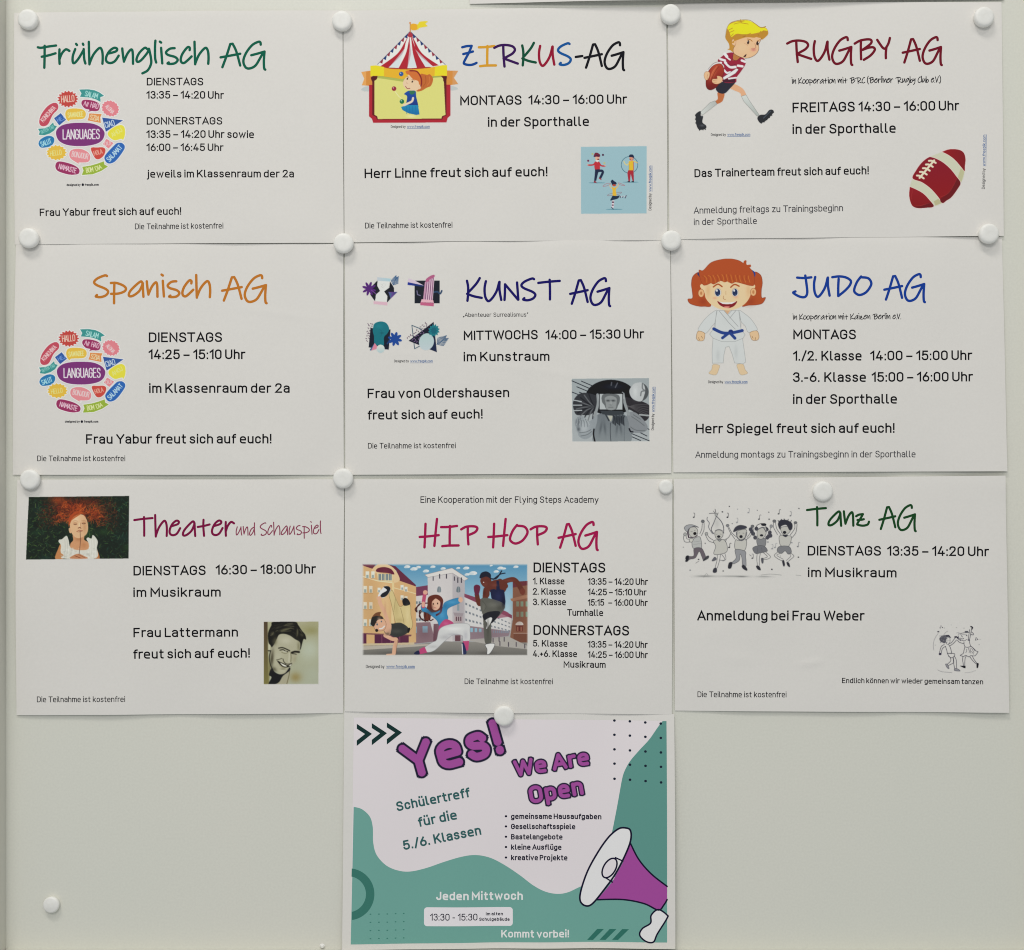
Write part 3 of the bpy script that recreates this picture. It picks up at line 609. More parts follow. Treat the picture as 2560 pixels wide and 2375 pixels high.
def pic_ball():
    p = Pic(2240, 350, 8.3, 220, 180, 1450, 1460)
    H = 'eed2cc'
    out = '680,365 940,260 1060,215 1200,208 1320,235 1390,300 1418,420 1400,660 1370,820 1310,910 1200,1130 1090,1240 940,1325 760,1390 560,1425 400,1425 320,1380 270,1290 255,1150 268,985 325,810 440,570 560,440'
    p.poly(spline(P(out), True), 'c3c3ac'); p.poly('1320,600 1400,660 1330,900 1255,800', 'b0ad84', al=.8); p.poly('760,1290 860,1230 930,1320 800,1375', 'aca57c', al=.8)
    def seg(q, c):
        q = spline(P(q)); p.line(q+[q[0]], 14, H); p.poly(q, c)
    seg('935,262 1060,215 1200,208 1320,235 1390,300 1418,420 1405,560 1398,660 1330,580 1200,430 1070,330 935,262', ('8f1219', '76121a', 'h'))
    seg('680,365 800,400 950,480 1100,610 1220,760 1315,905 1250,1040 1130,1200 1030,1270 940,1322 860,1200 700,1020 520,890 325,808 400,640 500,500 600,410 680,365', ('7e1024', '860f14', 'v'))
    seg('268,985 400,1040 540,1120 660,1240 762,1390 600,1420 430,1425 330,1385 280,1290 255,1150 268,985', ('8a1420', '7c0e12', 'v'))
    p.poly(spline(P('1245,800 1315,905 1250,1040 1130,1200 1030,1270 940,1322 900,1240 1060,1120 1170,960')), '5a0c14', al=.75)
    p.poly(spline(P('330,1385 500,1380 690,1310 762,1390 600,1420 430,1425')), '5a0c14', al=.7)
    p.sl('1250,800 1170,960 1060,1120 890,1200', 5, 'a84a40', al=.7); p.sl('320,1040 300,1240', 5, 'b45044', al=.7); p.sl('340,1385 500,1370 690,1315', 5, 'b45044', al=.7)
    lc = 'd9cfb5'
    p.line('470,800 620,620 770,440', 42, lc)
    for k in range(5):
        x = 485+k*62; y = 765-k*78
        p.sl([(x-70, y-12+k*2), (x-10, y-5), (x+70, y+45-k*2)], 40, lc)
    return p

def palm(p, x, y, ang, L, col, n=8, w=13):
    c, q = math.cos(ang), math.sin(ang)
    p.line([(x, y), (x+c*L, y+q*L)], w*.7, col)
    for i in range(n):
        t = (i+.6)/n
        bx, by = x+c*L*t, y+q*L*t
        l = L*(.62-.35*t)
        for sg in (-1, 1):
            a = ang+sg*(.95-.3*t)
            p.sl([(bx, by), (bx+math.cos(a)*l*.5, by+math.sin(a)*l*.5), (bx+math.cos(a-sg*.1)*l, by+math.sin(a-sg*.1)*l)], w, col)

def flower(p, cx, cy, r, n, col, ph=0., w=.5):
    for i in range(n):
        t = ph+2*math.pi*i/n
        p.ell(cx+math.cos(t)*r*.55, cy+math.sin(t)*r*.55, r*.48, r*w*.36, col, math.degrees(t))
    p.ell(cx, cy, r*.3, r*.3, col)

def pic_surreal_shapes():
    p = Pic(900, 680, 8.661, 0, 40, 1930, 1800)
    nv = '10131f'
    # bust between dark shards
    p.poly('385,190 380,310 440,420 360,490 330,640 230,500 250,330', nv); p.poly('660,220 740,350 750,500 590,675 600,530 530,430 640,350', nv)
    p.poly('375,120 680,155 650,220 380,200', ('b9bec4', '9fc0c8', 'h')); p.poly('395,200 640,215 620,350 530,430 600,540 590,650 340,635 350,500 450,420 390,320', 'd3d3cf')
    p.sl('450,270 500,290 470,330 530,360', 6, 'b5b5b2'); p.sl('500,260 570,280 500,340', 5, 'bcbcba')
    p.poly('300,640 600,665 600,735 300,700', 'cfa9b6')
    flower(p, 205, 370, 150, 8, '4d1d6b', .3); p.sl('250,400 350,480', 20, '6f3f8a')
    p.poly('620,440 820,440 670,590', ('7c3f92', '2c3c6c', 'h')); p.poly('620,440 700,470 670,590', '3d6484', al=.7)
    palm(p, 720, 300, -1.15, 190, '144272', 7)
    # column
    p.poly('1185,200 1730,200 1730,690 1190,690', '0f1622')
    p.poly('1055,145 1200,200 1400,310 1040,240', 'c9b8c6'); p.poly('1040,230 1410,310 1350,330 1190,310 1035,290', ('1a2c8c', '122a50', 'h'))
    p.line('1240,420 1250,500 1310,520', 22, '6f6a8a')
    p.sl('1600,450 1680,440 1740,480 1775,420', 36, '26405f')
    p.poly('1410,230 1615,80 1570,630 1370,620', 'b98aa4'); p.sp('1430,220 1440,160 1540,90 1615,75 1610,130 1520,170 1480,220', 'a8587c')
    for k in range(4):
        p.line([(1455+k*46, 235-k*30), (1420+k*46, 615)], 12, '583458'); p.line([(1478+k*44, 225-k*30), (1443+k*44, 610)], 12, 'dcc2cc')
    p.poly('1340,600 1590,620 1605,680 1320,665', 'dda9b4'); p.poly('1315,665 1605,685 1600,755 1310,730', 'b85a7c')
    # head
    p.poly('235,1220 670,1255 630,1690 195,1640', '0c1426')
    p.sp('290,1220 330,1120 460,1080 580,1120 640,1240 600,1340 530,1420 520,1600 400,1600 320,1560 310,1400 285,1300', '0f6a76')
    p.blob(480, 1330, 40, 16, '0a505c', .9); p.sl('430,1250 480,1300 470,1380 440,1400', 8, '0c5663'); p.blob(420, 1180, 90, 60, '1a7c86', .6)
    flower(p, 765, 1460, 150, 8, '14408c', .25, .6)
    p.line('650,1480 600,1560', 30, '12386a')
    p.poly('245,1710 325,1545 420,1660', 'cf7f92'); p.poly('325,1545 215,1700 250,1710', '2c5c86'); p.ell(455, 1670, 88, 88, ('d3d5c8', 'a6bcc0', 'v'))
    r = random.Random(4)
    def confetti(pts, col):
        for x, y in P(pts):
            a = r.uniform(0, 3.14); p.line([(x-math.cos(a)*14, y-math.sin(a)*14), (x+math.cos(a)*14, y+math.sin(a)*14)], 13, col)
    confetti('185,1135 245,1130 285,1145 205,1170 260,1180 185,1225 235,1220 215,1280 165,1295 205,1330 160,1385 205,1390 145,1450 200,1440 160,1500 185,1340', '4a2f48')
    # triangles
    p.line('1130,1165 1340,1250 1400,1560 1190,1670 1130,1165', 16, '2c4a5c')
    p.poly('1600,1090 1670,1745 1060,1500', '0f1026'); p.poly('1280,1590 1340,1400 1600,1350 1650,1600 1670,1740 1500,1670', '12203f')
    confetti('1140,1480 1180,1450 1220,1400 1260,1380 1210,1480 1240,1520 1300,1430 1320,1340 1190,1510 1350,1290 1280,1460 1380,1330', '8a6a94')
    confetti('1030,1440 1070,1410 1100,1375 1140,1390 1180,1345 1210,1320 1235,1265 1270,1295 1315,1200 1350,1240 1360,1160 1395,1185 1420,1115 1450,1140 1445,1180 1395,1240 1170,1400 1310,1255', '4a2f48')
    p.ell(1445, 1520, 160, 185, ('a9bfbd', 'b7c2c6', 'v'), 18)
    p.poly(star(1605, 1275, 130, 145, 12, .72, .3), '14727c'); p.poly(star(1600, 1280, 85, 95, 9, .6), '0e5c6c')
    palm(p, 1665, 1580, -.62, 240, '153c64', 8)
    return p

def pic_mask_man():
    p = Pic(1420, 940, 8.853, 60, 40, 1810, 1480)
    q = P('75,65 1785,50 1800,1450 90,1455')
    p.poly(q, ('979d9e', 'a0a4a5', 'v'))
    m = p.mask(q); p.clip = np.zeros((p.H, p.W)); p.clip[m[0]:m[0]+m[2].shape[0], m[1]:m[1]+m[2].shape[1]] = m[2]
    for s in ('75,110 560,320', '290,120 560,235', '190,245 470,360', '80,360 220,415', '245,365 300,385', '1350,1255 1800,1440', '1560,1240 1740,1330', '1350,1320 1600,1430', '1740,1160 1800,1190'): p.line(s, 15, '20242c')
    p.ell(940, 480, 560, 390, '1a1c26')
    p.blob(1000, 240, 220, 60, '3c4048', .6); p.line('960,150 950,210', 30, '5a5c62'); p.sl('1090,160 1040,260', 26, '5c5e64')
    # monstera leaves
    p.sp('400,380 250,400 150,490 105,600 120,740 180,860 320,870 480,860 600,760 650,600 640,450', '3f4044')
    r = random.Random(2)
    for i in range(11):
        a = 1.9+i*.27
        p.sl([(580, 700), (580+math.cos(a)*200, 700+math.sin(a)*-200*.6-20), (580+math.cos(a)*400, 700-math.sin(a)*330)], 26, '6f7173' if i % 2 else '2a2b30', al=.8)
    for s in ('120,540 290,570', '110,650 300,650', '130,770 300,765'): p.sl(s, 22, 'a9adae')
    p.sp('1260,480 1450,520 1640,570 1800,670 1800,880 1690,1000 1560,880 1420,780 1300,700', '3a383c')
    for k in range(6): p.sl([(1300, 700-k*10), (1500, 640+k*25), (1770, 640+k*55)], 16, '5c5a5c', al=.8)
    p.line('1580,860 1790,880', 34, '9c9f9f')
    # circle with profile
    p.ell(1565, 360, 210, 210, '595c5e'); p.sp('1350,330 1420,210 1500,160 1620,150 1680,220 1700,320 1680,430 1620,560 1500,550 1390,470', 'aeb0b0')
    p.sl('1640,170 1640,280 1690,330 1620,350 1600,440', 28, '686b6d', al=.8); p.blob(1480, 350, 60, 140, 'c3c5c4', .6)
    # body
    p.sp('560,940 700,840 900,800 1100,830 1300,900 1360,1100 1350,1480 590,1480 580,1200', ('6f7478', '83888a', 'v'))
    p.sp('1300,840 1450,800 1600,900 1740,1080 1740,1200 1600,1260 1360,1230 1340,1050', '84878a'); p.sp('640,850 560,940 450,1000 330,900 200,920 150,1060 200,1200 240,1340 380,1400 520,1330 590,1180 640,1000', '8d9295')
    p.blob(350, 1150, 120, 140, 'a9adaf', .8); p.blob(220, 1020, 60, 90, '5c6064', .6); p.blob(230, 1180, 40, 50, '4c5054', .7)
    for k in range(9):
        p.sl([(190+k*26, 930+(k % 3)*30), (210+k*28, 1010), (180+k*36, 1080+(k % 2)*50)], 12, '5c6064' if k % 2 else 'b0b4b5', al=.6)
    for s in ('280,1330 420,1300 520,1230', '250,1260 400,1240 500,1190', '1380,1130 1500,1200 1700,1210', '1400,900 1550,1000 1680,1100', '1440,860 1600,960'): p.sl(s, 14, '5a5e60', al=.7)
    p.sl('570,1180 560,1300 590,1450', 30, '14161e'); p.sl('1350,1170 1380,1230 1430,1240', 30, '20222a')
    p.sl('935,1040 930,1250 945,1450', 10, '34383c'); p.line('1240,900 1240,1450', 8, '50555a', al=.7)
    for x, a in ((720, .5), (810, -.3), (1080, .3), (1160, -.4)): p.blob(x, 1150, 30, 150, '4d5256', .5, a*20)
    p.poly('870,880 990,880 945,1020', 'aaa99f')
    for k in range(12): p.sl([(980+k*24, 860+(k % 3)*14), (1000+k*20, 950), (970+k*24, 1040+(k % 4)*18)], 16, '14161c' if k % 2 else '2e3238', al=.8)
    p.sl('830,860 900,990', 26, '3c4044'); p.poly('700,770 1200,770 1240,850 980,880 760,850', '44484c')
    # hands, tablet
    p.sl('650,420 660,600 620,780 580,880', 60, '8e9293'); p.sl('670,440 690,600', 26, 'a4a7a8'); p.sl('1215,400 1250,600 1310,780 1340,850', 62, '8e9293'); p.sl('1200,370 1225,500', 30, 'a6a9a9')
    p.poly('680,370 1215,375 1215,775 680,765', '0d0f16'); p.poly('695,400 1198,400 1198,748 695,745', 'a9adad')
    p.sp('740,470 800,400 1040,405 1130,450 1140,560 1100,660 1050,745 860,745 800,650 750,580', '6a6d6e')
    p.sp('810,490 930,440 1060,490 1070,600 1030,745 860,745 830,620', '8b8e8e')
    p.blob(880, 550, 45, 22, '45484a', .9); p.blob(995, 550, 45, 22, '45484a', .9); p.line('945,560 950,640', 14, '9ea1a0'); p.line('890,695 995,695', 10, '5c5f60'); p.blob(940, 645, 35, 12, '6c6f70', .7)
    p.blur(1)
    p.rgb = np.clip((p.rgb-.5)*1.22+.485, .03, .95)
    p.grain(.06, 3)
    return p

def pic_judo():
    p = Pic(1700, 630, 5.774, 90, 90, 1250, 1800)
    hr = 'a8481f'; sk = 'dcbf96'; gl = '8f9190'; wh = 'c6c8c6'
    p.sp('160,470 175,370 230,310 280,310 330,420 380,620 440,780 340,790 280,790 190,770 130,740 110,685 175,670 170,560', hr, out='7c2c18', ow=6)
    p.sp('1180,450 1160,350 1100,300 1060,310 1020,430 960,640 890,785 980,775 1090,770 1180,745 1225,665 1170,665 1165,560', hr, out='7c2c18', ow=6)
    p.blob(330, 720, 70, 60, '8c3016', .6); p.blob(1000, 720, 70, 60, '8c3016', .6)
    p.sl('265,320 290,350', 40, '27305e'); p.sl('1020,280 1060,310 1060,350', 34, '223c86')
    # feet, trousers
    p.poly(spline(P('470,1630 560,1640 550,1700 510,1775 410,1755 450,1700'), True), 'd3b994', out='9a8a70', ow=4)
    p.poly(spline(P('815,1630 900,1625 930,1700 965,1755 870,1775 830,1700'), True), 'd3b994', out='9a8a70', ow=4)
    p.poly('470,1230 890,1230 915,1400 940,1590 900,1620 780,1605 745,1480 700,1365 650,1380 625,1490 615,1605 460,1610 455,1450', wh, out=gl, ow=5)
    p.blob(800, 1450, 30, 100, 'b2b5b4', .6); p.blob(540, 1500, 30, 90, 'b2b5b4', .6)
    # arms
    p.sp('530,850 430,900 330,1000 255,1120 290,1160 370,1175 450,1080 510,1000', wh, out=gl, ow=5); p.sp('840,850 930,900 1020,980 1100,1100 1090,1140 980,1165 930,1070 870,1000', wh, out=gl, ow=5)
    p.sp('255,1150 340,1170 350,1220 330,1280 260,1285 230,1240', 'd5b48c', out='7c5a3c', ow=5); p.sp('1005,1165 1100,1145 1130,1220 1110,1275 1040,1278 1010,1230', 'd5b48c', out='7c5a3c', ow=5)
    for q in ('260,1240 275,1275', '300,1220 320,1250', '1030,1220 1045,1250', '1080,1240 1075,1275'): p.sl(q, 6, '7c5a3c')
    # jacket
    p.poly('530,850 840,850 870,1110 930,1200 900,1250 780,1300 600,1300 470,1250 420,1190 480,1110', wh, out=gl, ow=5)
    p.blob(650, 980, 80, 90, 'bfc2c0', .5)
    p.poly('630,850 720,850 680,905', 'c8a07c'); p.line('560,860 700,1030 790,1120', 7, '8e9090'); p.line('630,855 830,1080', 7, '8e9090'); p.line('800,850 710,960', 7, '8e9090'); p.line('740,850 690,905', 6, '8e9090')
    p.sl('520,860 505,1000 500,1100', 5, gl); p.sl('845,860 870,1000 870,1090', 5, gl)
    bl = '1f3a7e'
    p.sl('480,1115 600,1170 720,1175 890,1140', 44, bl); p.ell(725, 1155, 36, 30, '16286a'); p.line('690,1180 605,1245', 40, bl); p.line('720,1180 785,1250', 42, bl)
    # head
    p.rect(350, 400, 1000, 520, sk)
    p.sp('330,460 1030,460 1010,620 960,720 880,790 780,835 680,850 570,830 450,770 370,680 350,600', sk)
    p.blob(400, 560, 40, 120, 'caa070', .6); p.blob(980, 560, 40, 120, 'caa070', .5)
    p.ell(300, 600, 42, 58, 'd9a877', out='8a4a2a', ow=5); p.ell(1050, 585, 42, 56, 'd9a877', out='8a4a2a', ow=5); p.ell(300, 600, 16, 26, 'b87a4c'); p.ell(1050, 585, 16, 26, 'b87a4c')
    p.sp('270,270 330,270 440,160 580,115 720,105 840,130 920,180 1010,250 1060,340 1060,480 1000,490 920,470 800,440 740,460 680,430 640,440 580,420 540,440 480,470 440,455 380,480 330,480 290,400', hr, out='8a3418', ow=5)
    p.sp('910,170 920,135 950,130 955,190 1010,190 1010,225 950,230', hr)
    for k in range(22):
        x = 330+k*30; p.sl([(x+(k-10)*2, 330+abs(k-10)*2), (x+18, 370+(k % 3)*15), (x+30+(k-10), 425+(k % 2)*20)], 9, 'c97a30' if k % 2 else '96401a', al=.75)
    for cx in (540, 788):
        p.ell(cx, 590, 52, 66, 'b9a48c'); p.ell(cx, 592, 46, 58, 'd8d8d4'); p.ell(cx-2, 590, 38, 52, '1d2c50'); p.ell(cx-14, 562, 12, 17, 'f4f4f2'); p.ell(cx+8, 628, 14, 8, '3d6088')
    p.sl('475,510 540,470 600,505', 20, 'a04a20'); p.sl('725,515 780,475 845,500', 20, 'a04a20'); p.blob(495, 670, 32, 18, 'd69074', .6); p.blob(800, 655, 36, 22, 'd69074', .5)
    p.sl('655,570 655,620', 5, 'a98458'); p.sl('620,640 620,680 650,692', 7, 'a07048')
    p.poly(spline(P('535,715 620,755 720,755 815,715 780,780 700,815 620,800 560,765'), True), '7c1620')
    p.poly('550,722 620,735 720,735 805,720 740,755 610,755', 'eceae6'); p.sp('620,800 660,790 710,795 690,812 640,812', 'd88878')
    return p

def pic_street_dance():
    p = Pic(900, 1400, 4.687, 20, 30, 1980, 1130)
    p.rect(30, 40, 1960, 1110, 'a0a0a0')
    p.rect(30, 40, 1960, 700, ('4f8fb5', 'b9d2d8', 'v'))
    for x, y, w in ((560, 75, 60), (640, 100, 70), (690, 80, 50), (780, 125, 60), (860, 75, 50), (980, 95, 50), (1155, 90, 40), (1250, 90, 60), (1330, 150, 80), (1260, 165, 50), (1650, 90, 60), (1690, 95, 40), (1600, 130, 50), (1830, 75, 50), (1540, 60, 30)):
        p.ell(x, y, w*.55, w*.28, 'd8dcd8'); p.ell(x-w*.3, y+6, w*.4, w*.2, 'c2cdd0')
    # middle buildings
    p.poly('650,315 810,290 810,420 650,440', '7a3a58'); p.poly('650,420 830,400 830,740 645,730', 'cfc8c4')
    for y in (480, 580, 680):
        for x in (655, 690, 725): p.rect(x, y, x+24, y+30, '6f8088')
    p.poly('640,730 880,720 880,950 640,975', '8a6c74'); p.rect(735, 770, 795, 845, '7fb0c4'); p.rect(640, 775, 668, 850, '7fb0c4')
    p.poly('795,190 1085,130 1225,210 1225,900 1080,950 880,930 830,740 800,600', 'c9c2c0'); p.poly('1085,140 1230,215 1230,900 1085,940', 'b5aeb0')
    p.poly('760,170 1080,90 1270,215 1225,240 1085,150 800,200', 'd6d0ca', out='8a8488', ow=4)
    for x in (860, 935, 1015, 1108, 1148, 1190): p.rect(x-6, 175+(x-860)*0+(-15 if 900 < x < 1050 else 25 if x > 1130 else 15), x+6, 225+(-10 if 900 < x < 1050 else 40 if x > 1130 else 15), '3c3844')
    for x in (930, 1155): p.sp([(x-22, 370), (x-18, 320), (x, 305), (x+18, 320), (x+20, 370)], '66757c'); p.line([(x, 305), (x, 370)], 3, 'c0c0c0')
    p.rect(1140, 515, 1165, 590, '7c98a0')
    p.poly('1095,610 1215,620 1200,660 1110,650', '9c8c90'); p.poly('1110,650 1205,655 1200,740 1100,730', 'b5a0a0')
    for x in (1125, 1150, 1175): p.rect(x, 660, x+14, 710, '55303c')
    p.poly('865,745 930,740 925,930 860,950', '6c4450'); p.poly('1115,875 1180,875 1180,945 1115,945', '6a4048')
    p.poly('1225,390 1500,480 1780,640 1780,700 1225,440', '8a3f58'); p.poly('1225,430 1780,680 1760,850 1230,780', 'cdc9c6')
    for r_ in range(3):
        for k in range(13):
            x = 1235+k*42; y = 495+r_*92+k*(19-r_*4)
            if x < 1760: p.poly([(x, y), (x+22, y+8), (x+22, y+32-k), (x, y+26-k)], '7a8088')
    p.poly('1230,760 1760,830 1740,885 1230,930', '8f7880')
    for k in range(3): p.rect(1295+k*50, 790+k*4, 1325+k*50, 840, '84b4c6')
    for k in range(8): p.rect(1560+k*24, 820, 1572+k*24, 850, '7c90a0')
    p.poly('1600,620 1700,590 1740,610 1740,660 1600,680', '964860', al=.7)
    # right building
    p.poly('1790,270 1965,240 1965,970 1750,960 1790,700', '8b5a44'); p.poly('1790,250 1965,240 1965,290 1790,320', '6f3038'); p.poly('1760,450 1965,400 1965,440 1780,480', 'a87458')
    for y in (480, 600):
        for x in (1830, 1880, 1940): p.rect(x, y, x+34, y+60, '7d9a80')
    p.sp('1825,755 1840,725 1870,715 1900,725 1910,755', 'd8d4cc'); p.rect(1830, 760, 1905, 830, '6c2a28'); p.rect(1800, 850, 1965, 960, '7a4a38'); p.line('1800,852 1965,852', 6, 'c0a090')
    for x in (1845, 1885): p.rect(x-4, 775, x+10, 825, 'a86a50')
    # left building
    p.poly('30,60 150,100 210,45 330,45 420,110 480,230 660,300 660,960 30,990', 'd6aa72')
    p.poly('30,60 150,100 190,50 100,45 30,45', '6b2a42'); p.poly('330,48 420,70 660,290 655,305 470,240 430,120', '6b2a42')
    p.sp('150,150 150,100 210,50 290,42 370,70 430,130 470,230 400,260 380,160 300,130 210,150', 'e0bd8c')
    p.sp('200,135 210,95 290,80 370,105 405,165 330,150', '6b2038'); p.poly('205,150 385,170 385,250 215,230', 'e6cfa0')
    for x in (222, 262, 305, 345): p.rect(x, 160, x+30, 235, '5c7484'); p.line([(x+15, 160), (x+15, 235)], 3, 'e6cfa0')
    p.line('40,190 210,240 390,262', 12, 'ecd6ae'); p.line('395,320 655,390', 9, 'ecd0a0'); p.poly('380,250 405,262 405,740 370,740', 'e8c48c')
    for y in (130, 300, 490, 690):
        for x in (45, 110):
            if y == 130: x += 25
            p.rect(x, y, x+42, y+80, 'dfe0d2'); p.rect(x+8, y+40, x+34, y+78, '8fa8a8'); p.line([(x-4, y+84), (x+46, y+90)], 5, 'b88450')
    for x, y in ((210, 320), (480, 290), (525, 310), (480, 410), (525, 420)): p.rect(x, y, x+36, y+56, 'dfe0d2'); p.rect(x+8, y+28, x+28, y+54, '8fa0a4')
    p.poly('30,850 610,870 600,890 30,865', '7c4a50'); p.poly('175,870 575,880 575,990 175,990', '5a2244'); p.rect(30, 860, 80, 990, '5a2244')
    for x in (260, 360, 470): p.line([(x, 875), (x, 990)], 7, '8a4a60')
    p.poly('30,975 640,960 640,1000 30,1020', 'c9b490')
    # ground
    p.poly('30,1000 640,985 1000,950 1960,960 1960,1110 30,1110', ('8d8880', '6f6c66', 'v')); p.poly('30,1005 640,985 900,975 900,990 640,1010 30,1050', 'b5ab9c')
    p.poly('1230,930 1740,890 1960,1000 1960,1040 1600,1000', 'aaa49c')
    for x, y in ((1630, 900), (1690, 900), (1740, 960), (1830, 960), (1930, 980), (1640, 950), (1560, 910)): p.line([(x, y), (x, y+45)], 11, '4c4450')
    p.blob(380, 1085, 200, 25, '55504c', .5); p.blob(900, 1085, 350, 25, '55504c', .5); p.blob(1480, 1085, 120, 25, '55504c', .5)
    for x, y, rx, ry, c, al in ((120, 500, 90, 380, 'c08f58', .35), (540, 620, 100, 260, 'b98a58', .4), (300, 500, 60, 300, 'e8c690', .4), (950, 560, 90, 260, 'dcd6d2', .4), (1180, 600, 60, 300, '9c9498', .4), (1850, 620, 80, 220, '6f4434', .45), (760, 850, 90, 80, '73565e', .5), (1500, 860, 160, 60, '7c6870', .5)):
        p.blob(x, y, rx, ry, c, al)
    # break dancer
    sk = 'dba684'; ol = '6c4a38'
    p.sp('345,400 380,350 420,440 470,540 520,520 590,520 600,640 620,750 590,810 520,760 430,740 400,640 370,500', 'd2bc80', out='8a7448', ow=4)
    p.sl('480,560 510,680 520,740', 4, '8a7448'); p.sl('420,450 400,600', 4, '8a7448')
    p.sp('500,470 530,440 570,460 590,515 520,530', '1c1c22')
    p.sp('215,420 250,350 300,300 350,315 360,360 300,430 250,440', 'e0dedb'); p.sp('280,310 340,305 360,340 330,400 290,430 240,430 260,390 320,350', '20242c')
    p.sl('235,440 240,500 290,600 330,720', 44, sk); p.sl('215,440 240,470', 34, sk)
    p.sp('300,740 380,740 480,730 570,790 560,850 440,900 370,880 290,840', '383a38'); p.sp('300,740 370,745 355,870 290,830', 'dba684')
    p.sl('300,880 380,920 430,930 410,1010 400,1090', 44, sk); p.sl('390,1100 320,1105', 20, sk); p.sl('445,930 425,1090', 4, ol)
    p.sp('560,800 590,790 585,830 565,850', '18181c')
    p.sp('180,690 270,680 310,740 290,810 220,825 170,790', sk, out=ol, ow=3)
    p.sp('130,730 150,660 220,640 280,680 210,700 170,770 140,760', '2d2926'); p.sp('150,660 190,615 250,605 240,640 270,660 200,650', '7a4a2c')
    p.ell(205, 750, 9, 12, '3a5a70'); p.ell(255, 715, 7, 10, '3a5a70'); p.sl('235,800 265,795 290,770', 12, 'f0ece4'); p.sl('180,740 205,725', 4, '5a3020')
    p.ell(200, 820, 18, 18, '2c2422')
    # dancing girl
    p.sp('800,440 860,405 930,410 975,460 970,540 960,640 900,660 840,640 820,700 760,690 750,600 790,540', '6b2f22')
    for q in ('790,500 690,520 660,600', '770,560 700,600 720,690', '780,590 760,690 800,710', '700,520 650,570 670,600', '800,600 820,700 860,690', '720,600 700,660 770,715'): p.sl(q, 12, '4a1c1c')
    p.sp('720,530 760,540 850,610 960,570 1000,490 1150,440 1185,480 1160,505 1040,560 1020,620 1030,690 940,770 900,700 800,620 730,590', '3385b5', out='1f5c84', ow=3)
    p.sl('745,540 750,470 765,380', 42, 'c04a6c'); p.ell(768, 375, 27, 26, 'dca088'); p.line('745,500 745,530', 36, 'dca088'); p.ell(1180, 462, 26, 32, 'dca88a')
    p.sp('850,480 900,445 940,480 935,550 890,585 845,560', 'e0ad90'); p.ell(862, 510, 7, 11, '40281c'); p.ell(912, 505, 7, 11, '40281c'); p.sl('872,555 895,558', 6, 'b0403c'); p.sl('850,470 890,440 940,470', 14, '6b2f22')
    p.sl('955,500 950,600 900,640', 22, '5a2430')
    p.sp('930,770 1000,690 1085,720 1090,760 1000,800 930,840', 'bf3f72')
    p.sp('940,800 1080,745 1270,745 1290,830 1285,940 1210,940 1200,880 1100,870 1000,940 880,1050 790,1075 750,1030 850,960 900,930', 'c9c8c6', out='8e8e90', ow=4)
    p.poly('700,1040 760,1010 790,1080 700,1100', 'bf3f72'); p.sp('640,1080 690,1055 700,1100 645,1100', '24284a')
    p.poly('1205,945 1280,940 1270,1050 1235,1060', 'bf3f72'); p.sp('1195,975 1220,970 1250,1080 1215,1100 1200,1050', '28305a'); p.line('1198,980 1205,1095', 10, 'd8d8d8')
    # jumping man
    dk = '6b3226'
    p.sl('1660,260 1800,225 1880,320 1900,370', 56, dk); p.sl('1640,250 1700,300', 70, dk); p.ell(1905, 365, 30, 40, '7a3a2c')
    p.sp('1450,330 1500,320 1520,400 1480,460 1440,470', dk); p.sl('1470,380 1460,450 1400,510 1370,400', 52, dk); p.sp('1335,310 1370,285 1410,310 1390,400 1350,400', '6c2340')
    p.sp('1480,300 1540,245 1620,225 1720,250 1710,350 1640,400 1540,380', dk); p.poly('1525,345 1570,335 1598,345 1600,238 1628,238 1640,338 1690,350 1705,480 1695,560 1620,540 1540,440', '1d2244')
    p.sp('1440,190 1520,180 1540,260 1500,320 1440,300 1410,240', dk); p.sp('1405,210 1420,150 1480,130 1530,160 1530,210 1480,190', '1e2233')
    p.sl('1530,215 1600,210 1660,125', 14, '1e2233'); p.sl('1560,225 1640,165 1700,150', 12, '1e2233'); p.ell(1450, 258, 7, 7, 'e0e0dc')
    p.sp('1420,450 1520,445 1660,490 1700,540 1670,600 1620,660 1540,720 1540,960 1470,970 1450,800 1440,640 1415,560', '5f5e56')
    p.sp('1440,640 1520,600 1640,600 1600,680 1530,740 1460,700', '23232c'); p.sl('1430,470 1480,540 1430,620', 4, '45443e')
    p.sp('1470,700 1530,665 1550,690 1500,790 1475,800 1490,740', 'd8d6d2', out='34343c', ow=4)
    p.sp('1470,985 1550,970 1580,990 1530,1080 1490,1098 1490,1040', 'd8d6d2', out='34343c', ow=4)
